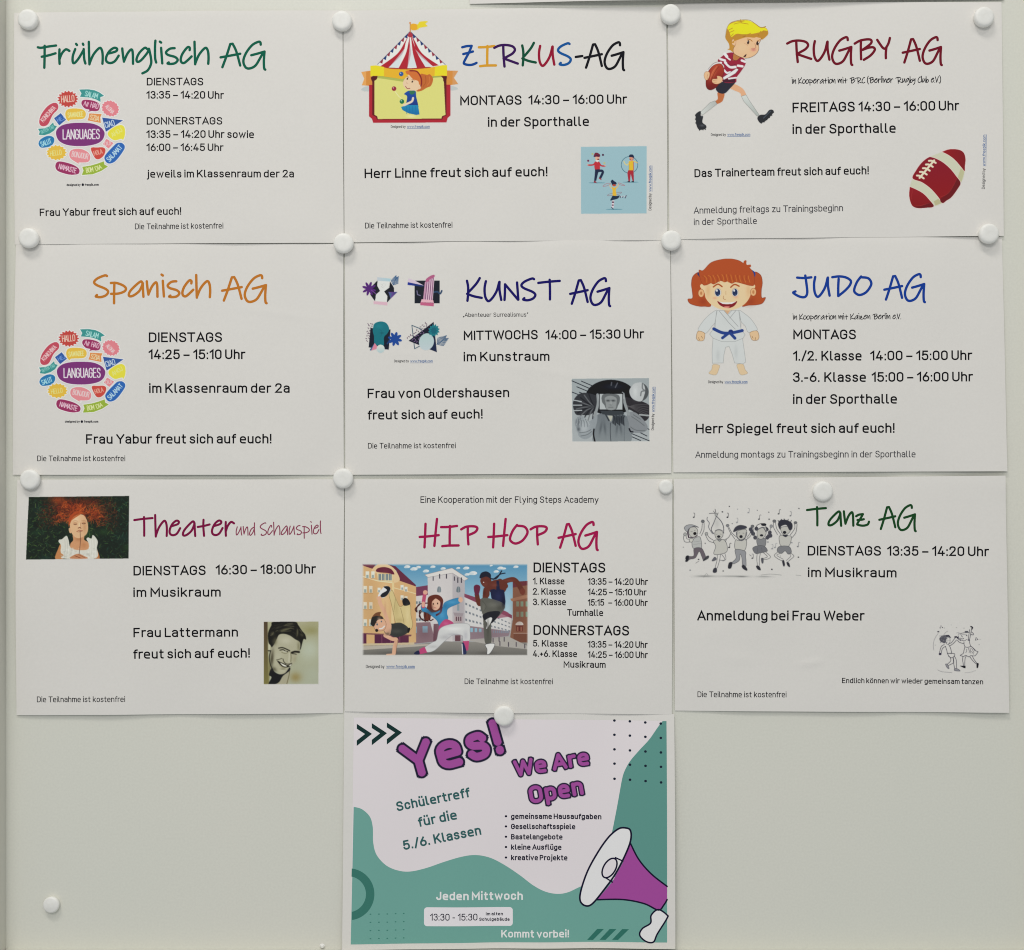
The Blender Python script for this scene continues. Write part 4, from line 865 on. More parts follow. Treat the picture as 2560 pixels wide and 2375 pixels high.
    for x, y, rx, ry, c, al in ((430, 560, 30, 120, 'b9a468', .5), (560, 640, 24, 110, 'e0cd98', .5), (470, 700, 60, 30, 'b09a60', .5), (430, 830, 80, 30, '55564f', .6), (330, 860, 30, 20, '25251f', .5),
            (820, 600, 50, 24, '246c98', .6), (960, 640, 40, 60, '5aa6cf', .5), (1080, 490, 60, 20, '5aa6cf', .5), (1000, 540, 30, 30, '246c98', .5), (1010, 740, 40, 24, 'd8649a', .5),
            (1100, 800, 110, 24, 'e6e4e0', .6), (1000, 900, 70, 30, 'a6a4a6', .6), (1240, 880, 26, 60, 'acaab0', .6), (860, 1010, 60, 20, 'a8a6a6', .5), (1090, 865, 70, 16, 'a3a1a6', .6),
            (840, 560, 26, 60, '53221a', .6), (800, 650, 20, 50, '7c3a2a', .5), (1560, 520, 70, 34, '77766c', .6), (1640, 560, 40, 40, '48473f', .6), (1500, 800, 18, 130, '4a4942', .6), (1450, 560, 20, 60, '757468', .5),
            (1620, 420, 50, 60, '2c3260', .6), (1680, 500, 20, 60, '0f1228', .6), (1580, 290, 40, 20, '85443a', .6), (1750, 235, 60, 14, '85443a', .6), (1470, 280, 26, 30, '824236', .5), (1460, 380, 16, 40, '4c1f18', .5),
            (230, 690, 24, 30, 'ecc0a0', .5), (300, 560, 14, 80, 'c48c6a', .5), (420, 1000, 12, 60, 'c48c6a', .5), (340, 890, 40, 12, 'e8bc98', .5)):
        p.blob(x, y, rx, ry, c, al)
    p.blur(1, .5)
    p.rgb = np.clip((p.rgb*.84+p.rgb.mean(-1, keepdims=True)*.15-.5)*1.06+.49, 0, 1)
    p.grain(.035, 5)
    # faded print edge
    yy = np.arange(p.H)[:, None]; xx = np.arange(p.W)[None, :]
    d = np.minimum(np.minimum(yy, p.H-1-yy)+0*xx, np.minimum(xx, p.W-1-xx)+0*yy)/p.k
    f = np.clip((d-8)/26., 0, 1)[..., None]
    p.rgb = p.rgb*f+np.array(PAPER_RGB)*(1-f)
    return p

def pic_girl_grass():
    p = Pic(60, 1230, 7.244, 55, 60, 1930, 1230)
    q = P('102,90 1920,70 1915,1200 68,1218')
    p.poly(q, '141e16')
    m = p.mask(q); p.clip = np.zeros((p.H, p.W)); p.clip[m[0]:m[0]+m[2].shape[0], m[1]:m[1]+m[2].shape[1]] = m[2]
    r = random.Random(7)
    for i in range(26): p.blob(r.uniform(80, 1900), r.uniform(90, 1200), r.uniform(60, 160), r.uniform(40, 110), r.choice(['1c3320', '10261a', '24401f', '0c1411', '14302a']), .6)
    for i in range(900):
        x, y = r.uniform(80, 1910), r.uniform(90, 1210); a = r.uniform(0, 6.28); L = r.uniform(20, 85)
        g = r.choice(['2f4d23', '3f6430', '1d3a26', '52702f', '294a35', '1a3324', '698042', '20402c'])
        if x > 1450 and r.random() < .5: g = r.choice(['1c4034', '24503c', '2c5a40'])
        p.sl([(x, y), (x+math.cos(a)*L*.5+r.uniform(-8, 8), y+math.sin(a)*L*.5), (x+math.cos(a)*L, y+math.sin(a)*L)], r.uniform(4, 11), g, al=r.uniform(.35, .85))
    # hair fan
    for i in range(30):
        t = r.uniform(-1, 1); p.blob(1010+t*420, 330-abs(t)*40+r.uniform(-160, 200), 110, 70, r.choice(['5a1d10', '7c2c14', '3c120c', '8c3818']), .5)
    for i in range(1150):
        a = r.uniform(math.pi*.9, math.pi*2.12); q = r.random()**.8
        R = 90+q*(620 if abs(math.cos(a)) > .5 else 330)
        x, y = 1010+math.cos(a)*R, 470+math.sin(a)*R*.82
        d = a+r.uniform(-.9, .9)+.5*math.sin(R*.02+a*5); L = r.uniform(35, 120)
        tone = r.choice(['c4561e', 'b8481a', 'd06a2a', '8a3316', 'a3401a']) if q < .5 and i % 2 else r.choice(['a3401a', '7c2c14', 'b8501f', '5a1d10', '8a3316', '431510', '702616', '2c0e0a']) if q < .6 else r.choice(['7c2c14', '5a1d10', '431510', '8a3a1c', '2c120c', '3c2a18'])
        k = .8*math.sin(i)
        p.sl([(x, y), (x+math.cos(d)*L*.5, y+math.sin(d)*L*.5), (x+math.cos(d+k)*L, y+math.sin(d+k)*L)], r.uniform(5, 13), tone, al=r.uniform(.3, .75)*(1.1-q*.6))
    # arms, dress, neck
    sk = 'c58f66'
    p.sp('690,940 640,1030 590,1200 740,1200 760,1050', 'b97c4c'); p.sp('1330,1020 1360,1080 1390,1200 1300,1200 1290,1080', 'b0703f')
    p.sp('915,760 1100,760 1110,860 1190,920 1170,1060 880,1060 860,940 910,870', sk); p.blob(1100, 960, 60, 60, 'b4774c', .7); p.blob(1010, 850, 70, 40, 'a06a44', .6)
    p.sp('690,960 650,900 660,860 710,850 790,790 830,870 870,1010 1030,1050 1180,1030 1190,930 1150,850 1180,820 1240,840 1260,780 1300,800 1355,890 1340,1000 1310,1200 730,1200 740,1140 690,1090', 'ccc9bd')
    for i in range(60):
        p.blob(r.uniform(700, 1330), r.uniform(1010, 1200), r.uniform(10, 26), r.uniform(10, 26), r.choice(['dcd9d0', 'b9b5a8', 'e4e2da', 'a9a89e']), .5)
    for x in (760, 800, 1220, 1260, 1310): p.sl([(x, 860), (x+10, 1000), (x-5, 1180)], 9, 'e0ded6' if x % 40 else 'a5a69c', al=.6)
    # face
    p.sp('930,440 1010,405 1100,420 1160,520 1180,650 1150,760 1060,820 980,830 900,770 860,680 850,580 880,490', 'd3ab82')
    p.blob(960, 480, 70, 60, 'dcc09c', .8); p.blob(1120, 640, 45, 130, 'b98a60', .7); p.blob(1000, 760, 90, 40, 'd0a880', .6)
    p.sp('830,660 870,650 875,735 845,735', 'cfa47c')
    p.sl('920,580 950,588 975,578', 12, '6c3f2c'); p.sl('1070,568 1100,575 1130,565', 12, '5c3424'); p.blob(945, 560, 36, 16, 'a87450', .7); p.blob(1100, 548, 36, 14, 'a06c48', .7)
    p.sl('905,530 950,515 990,530', 6, '98623c', al=.7); p.sl('1060,520 1110,512 1140,530', 6, '98623c', al=.7)
    p.sl('1040,560 1050,630', 9, 'a87a52', al=.8); p.sl('1000,652 1030,640 1050,655', 13, '5c2c1c'); p.line('1018,560 1016,620', 16, 'e6cda6', al=.8)
    p.sl('975,715 1020,690 1080,700', 11, '9a5240'); p.sl('990,722 1070,712', 5, '6a2c24')
    p.sp('870,500 920,430 1000,385 1080,395 1140,460 1120,420 1060,360 960,350 880,400 830,480 840,600', 'a3421c')
    for k in range(16): p.sl([(1000+k*6, 370), (930-k*5, 410+k*8), (860-k*2, 540+k*6)], 7, r.choice(['b5501f', '8c3616', 'c86430']), al=.6)
    p.sl('1035,700 1040,900 1020,1120', 7, '3c1c14')
    p.sp('860,1200 920,1140 1010,1115 1100,1150 1170,1200', 'b87e5a'); p.sl('940,1150 1040,1190', 9, '6a3826'); p.sl('1010,1130 1120,1185', 7, '7c4830')
    p.blur(1, .7)
    p.grain(.07, 9)
    return p

def pic_smiling_portrait():
    p = Pic(650, 1545, 10.873, 95, 70, 1630, 1810)
    q = P('115,92 1605,85 1600,1785 118,1785')
    p.poly(q, ('a09c78', 'a5a892', 'v'))
    m = p.mask(q); p.clip = np.zeros((p.H, p.W)); p.clip[m[0]:m[0]+m[2].shape[0], m[1]:m[1]+m[2].shape[1]] = m[2]
    p.blob(1350, 850, 350, 350, 'b3b8a4', .9); p.blob(1400, 330, 250, 130, '8f8a5c', .8); p.blob(980, 1600, 170, 150, '8f7c48', .8); p.blob(1450, 1500, 200, 200, 'a9ad98', .6); p.blob(1150, 120, 160, 60, 'a8a488', .6)
    p.poly('115,92 220,92 250,1785 118,1785', ('4c3c2c', '77703f', 'v')); p.poly('220,92 400,92 240,400 235,1000 300,1300 260,1785 235,1785', ('a8a685', '7d7648', 'v'))
    dk = '14130f'
    # neck, collar
    p.poly(spline(P('560,1500 820,1330 830,1500 760,1785 400,1785 450,1600'), True), 'a39d84'); p.sl('820,1400 800,1560 740,1785', 16, '5c5638')
    p.sp('330,1350 420,1460 560,1520 700,1480 820,1330 820,1420 640,1560 540,1720 420,1785 250,1785 330,1600 260,1530', '101114')
    # hair mass
    p.sp('390,92 950,92 1050,180 1150,330 1240,440 1265,570 1200,560 1160,680 1120,830 1060,880 1080,700 900,560 760,440 560,430 480,560 420,680 360,800 290,720 245,640 235,400 320,200', dk)
    # face
    p.sp('540,440 700,430 830,470 960,560 1090,640 1110,760 1080,900 1020,1020 960,1180 860,1290 780,1330 700,1440 610,1500 500,1460 400,1360 340,1200 300,1000 320,830 400,700 470,560', 'aaa68c')
    p.blob(720, 600, 180, 110, 'bdb9a2', .8); p.blob(520, 1050, 120, 160, 'b5b29a', .7); p.blob(620, 1420, 90, 60, 'b5b29a', .6); p.blob(340, 1100, 50, 260, '3c3626', .85, 5); p.blob(950, 1090, 60, 110, '8f8a6c', .6)
    p.blob(1060, 760, 40, 150, '6c6748', .6); p.blob(430, 620, 60, 110, '6c6748', .6); p.blob(400, 1380, 90, 60, '3c3626', .6, 40)
    p.sl('300,900 270,1060 300,1260 370,1400', 22, '14110c', al=.9); p.sl('240,880 310,880', 26, '1a1812')
    # brows, eyes
    p.sl('520,810 620,795 720,830 820,880', 28, '1d1a12'); p.sl('870,935 960,905 1075,915', 50, '17140e')
    p.sl('555,865 640,850 700,890 770,905', 24, '211d14'); p.sl('640,880 680,895 740,910', 14, 'd8d5c4'); p.sl('600,920 700,955 760,930', 12, '5c563c', al=.8)
    p.sl('900,960 960,965 1000,975', 22, '211d14', al=.9); p.blob(930, 1060, 40, 60, 'a8a488', .6)
    # nose, mouth
    p.sl('850,930 860,1050 850,1180', 22, '6a654a', al=.75); p.line('812,950 800,1180', 34, 'c3bfa8', al=.7)
    p.sl('640,1100 660,1170 720,1230 800,1240 880,1215', 16, '1d1a12')
    p.sl('460,1130 540,1110 610,1085', 16, '2c281a', al=.9)
    p.sp('480,1150 580,1190 700,1240 760,1270 880,1235 850,1290 760,1330 650,1320 560,1260', '1d1a12')
    p.sp('560,1205 640,1240 740,1290 720,1310 640,1290', 'e0ddcc'); p.sp('790,1290 870,1240 850,1285', 'e0ddcc'); p.sl('560,1260 640,1330 740,1335', 12, '857f60')
    p.sl('530,1240 600,1330 700,1350', 12, '857f60', al=.7); p.blob(640, 1375, 70, 18, '6c6648', .7)
    # hair lights
    for s in ('300,470 360,430 380,370', '580,350 700,320 860,260', '600,370 720,350 860,340', '660,210 760,150 900,130', '700,200 820,210 940,220', '1020,480 1040,380 1040,300', '440,350 500,330', '860,270 940,290', '1090,300 1150,380'): p.sl(s, 13, '7c7758', al=.75)
    for s in ('400,200 500,180 620,140', '330,300 420,240', '900,380 980,420 1010,520', '560,250 640,200', '1100,420 1180,470'): p.sl(s, 9, '3c3a2c', al=.9)
    for x, y, rx, ry, rot, c in ((700, 300, 180, 34, -15, '6c684a'), (350, 420, 60, 50, -40, '5a5640'), (1030, 380, 30, 110, 0, '5a5640'), (820, 170, 140, 24, -8, '55523e'), (500, 250, 90, 30, -25, '3c3a2c'), (1150, 450, 60, 50, 40, '45422f'), (380, 640, 50, 70, 0, '38362a')):
        p.blob(x, y, rx, ry, c, .75, rot)
    p.poly('245,640 260,700 300,730 290,860 245,860', 'bdb99c')
    p.blur(2)
    p.grain(.05, 11)
    return p

def pic_jumping_children():
    p = Pic(1695, 1255, 6.324, 40, 30, 1960, 1240)
    g1, g2, g3, pp = '6c6b6c', 'a9a8a4', '424146', 'c3c0b8'
    def S(q, w=8, c=g1, al=.9): p.sl(q, w, c, al=al)
    def F(q, c, al=1., o=g1, w=7): p.poly(spline(P(q), True), c, al=al, out=o, ow=w)
    p.blob(420, 1170, 150, 16, '8c8b88', .8); p.blob(850, 1170, 240, 14, '9a9996', .7); p.blob(1000, 1175, 90, 12, '7f7e7c', .7); p.blob(1350, 1175, 120, 14, '9a9996', .7)
    S('1300,1150 1450,1135 1620,1150', 7, '9a9996'); S('1850,1150 1930,1160', 6, '9a9996'); S('400,1190 440,1130 470,1160', 5, '8c8b88')
    # 1 boy with cap
    F('230,590 340,550 370,700 350,730 240,730 215,650', 'b5b4b0'); S('250,630 350,615', 4, '8c8b8a'); S('240,670 360,655', 4, '8c8b8a')
    F('180,580 235,580 220,630 180,625', pp); S('180,632 110,630 85,580 90,520', 9); S('160,590 130,570 125,510', 8); p.ell(108, 510, 24, 26, g2, out=g1, ow=6)
    S('340,500 370,430 380,340', 9); S('365,530 405,440 408,330', 9); p.ell(388, 305, 26, 24, '7c7b7c', out=g1, ow=6)
    F('250,735 360,725 410,800 430,870 400,925 370,860 330,780 270,880 180,905 140,940 115,925 130,860 240,850', '7a7276')
    F('115,940 120,860 165,850 160,920', g3); F('390,930 440,860 480,850 470,890', g3, .8)
    F('190,400 250,390 300,430 305,500 260,550 200,545 165,480', 'bcb9b2'); S('165,560 150,470 180,400 260,385', 20, '4a3c48'); S('180,560 250,555 300,530', 12, '4a3c48')
    F('95,410 140,365 230,360 320,400 240,385 170,420 140,470', 'a5a4a4'); p.ell(262, 497, 26, 24, '3a3238'); S('195,470 225,465', 5); S('250,450 270,445', 5)
    # 2 girl with hair up
    F('560,610 730,600 770,770 650,825 560,815 590,700', 'bebbb4'); F('620,590 680,590 650,620', '9a9998')
    S('560,640 480,610 420,500', 9); S('550,600 490,560 450,500', 9); p.ell(445, 500, 22, 24, g2, out=g1, ow=6); S('720,600 790,560 830,490', 9); S('740,630 760,590', 8)
    F('580,470 640,440 700,470 700,540 650,580 590,560', 'bcb9b2'); S('560,500 520,430 560,330 600,230', 12, '5c5b60'); S('715,490 715,400 680,310 610,230', 12, '5c5b60'); S('540,500 480,400 490,330 455,280 460,240', 11, '77767a'); S('580,450 640,430 700,450', 7)
    S('600,230 580,180 490,180', 8, g3); S('600,220 590,150 580,110', 8, g3); S('610,220 630,170', 8, g3); S('575,170 555,140', 7, g3); p.ell(598, 200, 20, 26, g2, out=g1, ow=5)
    p.ell(638, 545, 27, 20, g3); S('595,510 615,505', 5); S('660,505 680,508', 5); p.blob(610, 330, 60, 110, 'b0afab', .5)
    S('615,830 610,920 580,1030', 8); S('665,825 650,920 615,1040', 8); S('680,820 730,890 720,920 650,915', 8); S('735,810 750,900 700,930', 7); F('545,1100 560,1050 600,1040 605,1100 570,1115', '55545a'); F('530,930 570,870 600,890 590,915', '77767a')
    # 3 boy with flat cap
    F('900,600 960,610 1070,590 1045,760 900,745', 'bebbb4'); S('890,580 820,480 780,390', 9); S('930,560 850,490 800,400', 9); p.ell(778, 370, 24, 20, '8c8b8c', out=g1, ow=6)
    S('1060,600 1140,530 1185,420', 9); S('1080,560 1130,490 1170,410', 9); p.ell(1168, 382, 26, 22, '7c7b7c', out=g1, ow=6)
    F('920,470 1060,430 1075,520 1010,590 940,570', 'bab7b0'); F('870,470 900,400 970,365 1060,380 1075,410 1000,430 950,440', '58575e'); S('925,480 930,560 990,610 1050,570 1070,480', 11, '66656a')
    p.ell(988, 545, 26, 24, g3); S('950,490 970,485', 6); S('1015,490 1035,492', 6)
    F('900,750 1050,775 1060,860 1065,1010 1015,1010 1000,880 975,820 960,920 870,975 850,950 910,880', '9b9a9b'); F('785,1040 800,960 850,955 830,1040', '4c4b50'); F('1000,1010 1030,990 1080,1050 1075,1080 1020,1050', '4c4b50')
    # 4 girl with curls
    for x, y in ((1140, 430), (1180, 500), (1210, 560), (1230, 420), (1440, 480), (1420, 540), (1450, 530), (1390, 430), (1400, 560), (1160, 470)): p.ell(x, y, 30, 32, '5f5e64')
    F('1240,580 1370,580 1360,700 1260,700', '8f8e8e'); F('1170,730 1240,690 1350,695 1400,770 1300,800 1215,810', '818082'); S('1250,720 1240,800', 5); S('1310,720 1320,790', 5)
    F('1250,440 1370,400 1380,500 1320,580 1250,560', 'bab7b0'); S('1210,420 1250,360 1330,340 1390,400 1420,440', 9, g3); p.ell(1345, 355, 42, 22, g3); S('1240,440 1330,400 1380,470', 14, '66656a')
    p.ell(1310, 525, 26, 18, g3); S('1220,590 1190,500 1180,430', 8); S('1370,580 1430,470 1460,400', 9); p.ell(1462, 380, 22, 24, '9a999a', out=g1, ow=5)
    S('1240,815 1235,900 1245,1000', 8); S('1290,810 1275,900 1275,1000', 8); F('1225,1010 1270,1010 1295,1070 1250,1060', '4c4b50'); S('1340,800 1400,860 1330,890', 8); S('1380,790 1450,860 1400,900 1340,905', 7); F('1305,890 1335,890 1335,955 1315,960', '6c6b70')
    # 5 boy with spiky hair
    F('1590,540 1640,520 1720,530 1780,550 1740,690 1620,690 1590,620', 'bebbb4'); S('1560,510 1500,400 1500,310', 9); S('1620,520 1550,420 1530,320', 9); p.ell(1512, 300, 26, 22, '7c7b7c', out=g1, ow=6)
    S('1760,520 1830,420 1830,340', 9); S('1790,560 1850,480 1870,350', 9); p.ell(1845, 325, 26, 20, '7c7b7c', out=g1, ow=6)
    F('1620,400 1750,390 1760,460 1690,520 1630,490', 'bab7b0'); F('1570,350 1600,290 1650,280 1720,290 1790,340 1790,420 1750,440 1700,360 1620,380 1600,430', '4e4d54')
    for q in ('1600,330 1570,290', '1640,310 1620,270', '1680,300 1665,265', '1720,310 1730,270', '1760,330 1780,290'): S(q, 12, '4e4d54')
    p.ell(1672, 478, 27, 24, g3); F('1640,520 1720,520 1690,550', '4e4d54')
    F('1590,700 1740,700 1780,790 1730,820 1680,770 1620,810 1555,770', '8b8a8b'); S('1560,790 1510,840 1560,890 1640,930', 8); S('1600,810 1550,840 1650,900', 7); S('1760,800 1820,850 1760,910 1710,950', 8); S('1740,810 1770,850 1700,920', 7)
    F('1635,930 1660,920 1675,990 1655,1010', '4c4b50'); F('1705,950 1740,960 1755,1020 1720,1000', '4c4b50')
    # notes and confetti
    for x, y, c in ((245, 240, g1), (775, 240, g3), (925, 320, '9a999a'), (1105, 165, '9a999a'), (1270, 270, g1), (1578, 185, g1), (1765, 215, '8a898a'), (800, 715, g3), (1475, 735, '9a999a'), (1520, 715, '9a999a'), (1880, 700, '8a898a'), (1165, 885, g1)):
        p.ell(x, y, 15, 11, c, -20); S([(x+12, y), (x+14, y-60), (x-4 if x % 2 else x+34, y-66)], 8, c)
    for x, y, c, r_ in ((806, 68, g3, 10), (697, 155, g1, 14), (1425, 160, g1, 10), (1900, 100, g1, 11), (1890, 868, g3, 12), (1472, 1060, g3, 13), (707, 1087, g1, 12), (425, 650, g1, 10), (187, 1075, '9a999a', 14), (1245, 130, '8a898a', 9), (935, 112, '9a999a', 9), (78, 712, '8a898a', 9), (1430, 270, g1, 13), (320, 905, g1, 14), (1785, 640, '9a999a', 14), (1410, 630, '9a999a', 14), (850, 340, '8a898a', 10), (1605, 850, 'a9a8a4', 10)):
        p.ell(x, y, r_, r_*.8, c)
    S('275,965 325,930', 6); S('1120,830 1150,850', 7)
    q_ = np.array(PAPER_RGB); p.rgb = np.clip(q_-(q_-p.rgb)*1.28, 0, 1)
    return p

def pic_two_dancers():
    p = Pic(2315, 1550, 13.2, 160, 130, 1780, 1760)
    k = '2b2a36'; g = '77757a'
    def S(q, w=17, c=k, al=.92): p.sl(q, w, c, al=al)
    S('360,420 240,620 200,820 220,980', 12, g); S('350,1630 500,1690 810,1710', 12, g); S('1240,1720 1420,1700 1590,1640', 10, g, .7); S('670,350 600,400 540,480', 12, g)
    S('420,245 450,170 500,235', 14, g); p.ell(425, 245, 18, 14, k); p.ell(500, 235, 18, 14, k); p.ell(365, 372, 36, 20, k); S('1580,640 1600,560 1650,620', 12, k); p.ell(1590, 640, 20, 16, k); p.ell(1650, 620, 20, 14, k)
    for x, y in ((785, 135), (960, 232), (1205, 250), (1730, 615), (1700, 790), (265, 810), (560, 245)): p.ell(x, y, 20, 12, 'a09e9c')
    # left child
    r = random.Random(3)
    p.sp('400,620 420,560 500,500 640,480 740,520 765,570 650,560 620,640 600,720 560,750 450,700', '56555c')
    for i in range(60): p.blob(r.uniform(410, 660), r.uniform(500, 730), 14, 14, r.choice(['2d2c36', '8a888c', '44434b']), .6)
    S('600,660 620,740 660,785 730,740 750,660 740,580', 12); S('620,600 660,590', 10); S('690,650 740,650', 9, g); p.sl('620,500 700,490 760,560', 26, k)
    S('560,790 470,850 430,950 405,1070'); S('600,850 510,910 480,980 460,1080'); p.ell(425, 1105, 45, 35, '1e1836')
    S('730,760 800,720 900,590 940,550'); S('750,830 850,760 960,640'); p.sl('905,545 960,540 1010,590', 42, '1a1626')
    S('700,790 760,900 800,1060'); S('600,860 640,980 670,1100 740,1210'); S('660,1085 790,1080 900,1100 880,1180 800,1230 700,1180'); p.poly('720,1080 810,1060 790,1100', k)
    S('760,1230 770,1330 660,1440'); S('850,1200 870,1340 850,1400 700,1480'); S('890,1180 950,1300 960,1560'); S('850,1240 870,1420 900,1580')
    p.sp('600,1440 660,1440 710,1540 710,1590 650,1550', '8a888c', out=k, ow=10); p.sp('900,1590 970,1580 1070,1640 1060,1665 900,1650', '8a888c', out=k, ow=10)
    # right child
    S('1080,430 1230,400 1370,390', 16); S('1010,500 1040,420 1100,470 1270,450', 14, g); p.sp('1235,350 1330,345 1340,400 1240,400', '55545a'); S('1030,560 1110,640 1220,665 1290,620', 14); S('1280,480 1300,500', 26); S('1120,500 1150,540', 18); S('1090,580 1120,600', 20); S('1150,610 1190,590', 20)
    S('1020,520 1010,600 1100,660', 22, '3a3848'); S('960,410 1050,390', 10, g)
    S('1390,300 1370,430 1350,560 1340,640'); S('1450,290 1420,450 1400,560 1380,640'); p.sl('1430,200 1480,230 1460,280', 42, '1a1824'); S('1450,380 1510,430 1500,470 1430,460', 20, '3c3a44')
    S('990,650 1060,720 1190,760'); S('1200,700 1210,800 1240,870'); S('1340,640 1380,650', 40, '3a3848'); S('1380,680 1400,780 1430,850'); S('1240,870 1330,880 1430,850')
    S('1230,880 1200,1000 1180,1080 1080,1145'); S('1080,1145 1180,1185 1260,1150 1370,1195 1430,1155 1560,1160 1660,1040'); S('1440,850 1540,940 1600,1000 1665,1025')
    for q in ('1290,940 1290,1010 1260,1060', '1340,900 1380,1010 1370,1060', '1400,900 1430,1080', '1450,900 1530,1060', '1450,1010 1520,1110', '1480,880 1560,1000'): S(q, 12)
    S('1170,1190 1160,1300 1190,1480'); S('1280,1170 1240,1250 1230,1480'); p.poly('1085,1495 1250,1495 1250,1560 1210,1560', '101018', out='101018', ow=14)
    S('1400,1200 1500,1330 1610,1430'); S('1480,1180 1540,1290 1630,1410'); p.sp('1620,1410 1680,1410 1680,1480 1660,1555 1620,1555', '101018')
    return p
#PAINT-END
M_MAGNET = mat_magnet()

# ---------------------------------------------------------------- object helpers
def link(o, parent=None):
    col.objects.link(o)
    if parent: o.parent = parent
    return o
def mesh(name, verts, faces, mat, parent=None, smooth=False, colors=None):
    me = bpy.data.meshes.new(name)
    me.from_pydata([tuple(v) for v in verts] if not isinstance(verts, np.ndarray) else verts.tolist(), [], faces)
    me.materials.append(mat)
    if smooth: me.polygons.foreach_set('use_smooth', [True]*len(me.polygons))
    if colors is not None:
        a = me.color_attributes.new('Col', 'FLOAT_COLOR', 'POINT'); a.data.foreach_set('color', np.asarray(colors, np.float32).ravel())
    me.update()
    return link(bpy.data.objects.new(name, me), parent)
def tag(o, label, cat=None, group=None, kind=None):
    o['label'] = label
    if cat: o['category'] = cat
    if group: o['group'] = group
    if kind: o['kind'] = kind
    return o
def wx(px): return (px-CX)*K
def wz(py): return (CY-py)*K

def box(name, x0, x1, y0, y1, z0, z1, mat, parent, miter=None):
    v = [(x, y, z) for x in (x0, x1) for y in (y0, y1) for z in (z0, z1)]
    f = [(0, 1, 3, 2), (4, 6, 7, 5), (0, 4, 5, 1), (2, 3, 7, 6), (0, 2, 6, 4), (1, 5, 7, 3)]
    return mesh(name, v, f, mat, parent)

# ---------------------------------------------------------------- the board
board = link(bpy.data.objects.new('notice_board', None)); board.location = (0, 0, 0)
tag(board, 'pale grey green magnetic notice board in an aluminium frame behind all the sheets', 'notice board')
BX0, BX1, BZ0, BZ1 = wx(15.5), wx(2592), wz(2371.5), wz(-330)
box('back_panel', BX0-.004, BX1+.004, 0, .006, BZ0-.004, BZ1+.004, M_BOARD, board)
FD, FW = .019, .022
def rail(pts_in, pts_out):
    """mitred rail: inner and outer edge ends, with a small rounded lip"""
    v = []; n = 5
    prof = [(0, .0), (0, -FD+.0012), (.0004, -FD+.0004), (.0012, -FD), (1, -FD), (1, .008)]
    (ax, az), (bx, bz) = pts_in; (cx, cz), (dx, dz) = pts_out
    L = math.hypot(cx-ax, cz-az)
    for t, y in prof:
        u = t if t in (0, 1) else t/L
        v.append((ax+(cx-ax)*u, y, az+(cz-az)*u)); v.append((bx+(dx-bx)*u, y, bz+(dz-bz)*u))
    f = [(2*i, 2*i+1, 2*i+3, 2*i+2) for i in range(len(prof)-1)]
    f += [tuple(range(0, 2*len(prof), 2)), tuple(range(2*len(prof)-1, 0, -2))]
    return mesh('frame_rail', v, f, M_ALU, board)
g = .00025
rail([(BX0, BZ0+g), (BX0, BZ1)], [(BX0-FW, BZ0-FW+g), (BX0-FW, BZ1+FW)])
rail([(BX0+g, BZ0), (BX1, BZ0)], [(BX0-FW+g, BZ0-FW), (BX1+FW, BZ0-FW)])
rail([(BX1, BZ0+g), (BX1, BZ1)], [(BX1+FW, BZ0-FW+g), (BX1+FW, BZ1+FW)])
rail([(BX0+g, BZ1), (BX1-g, BZ1)], [(BX0-FW+g, BZ1+FW), (BX1+FW-g, BZ1+FW)])

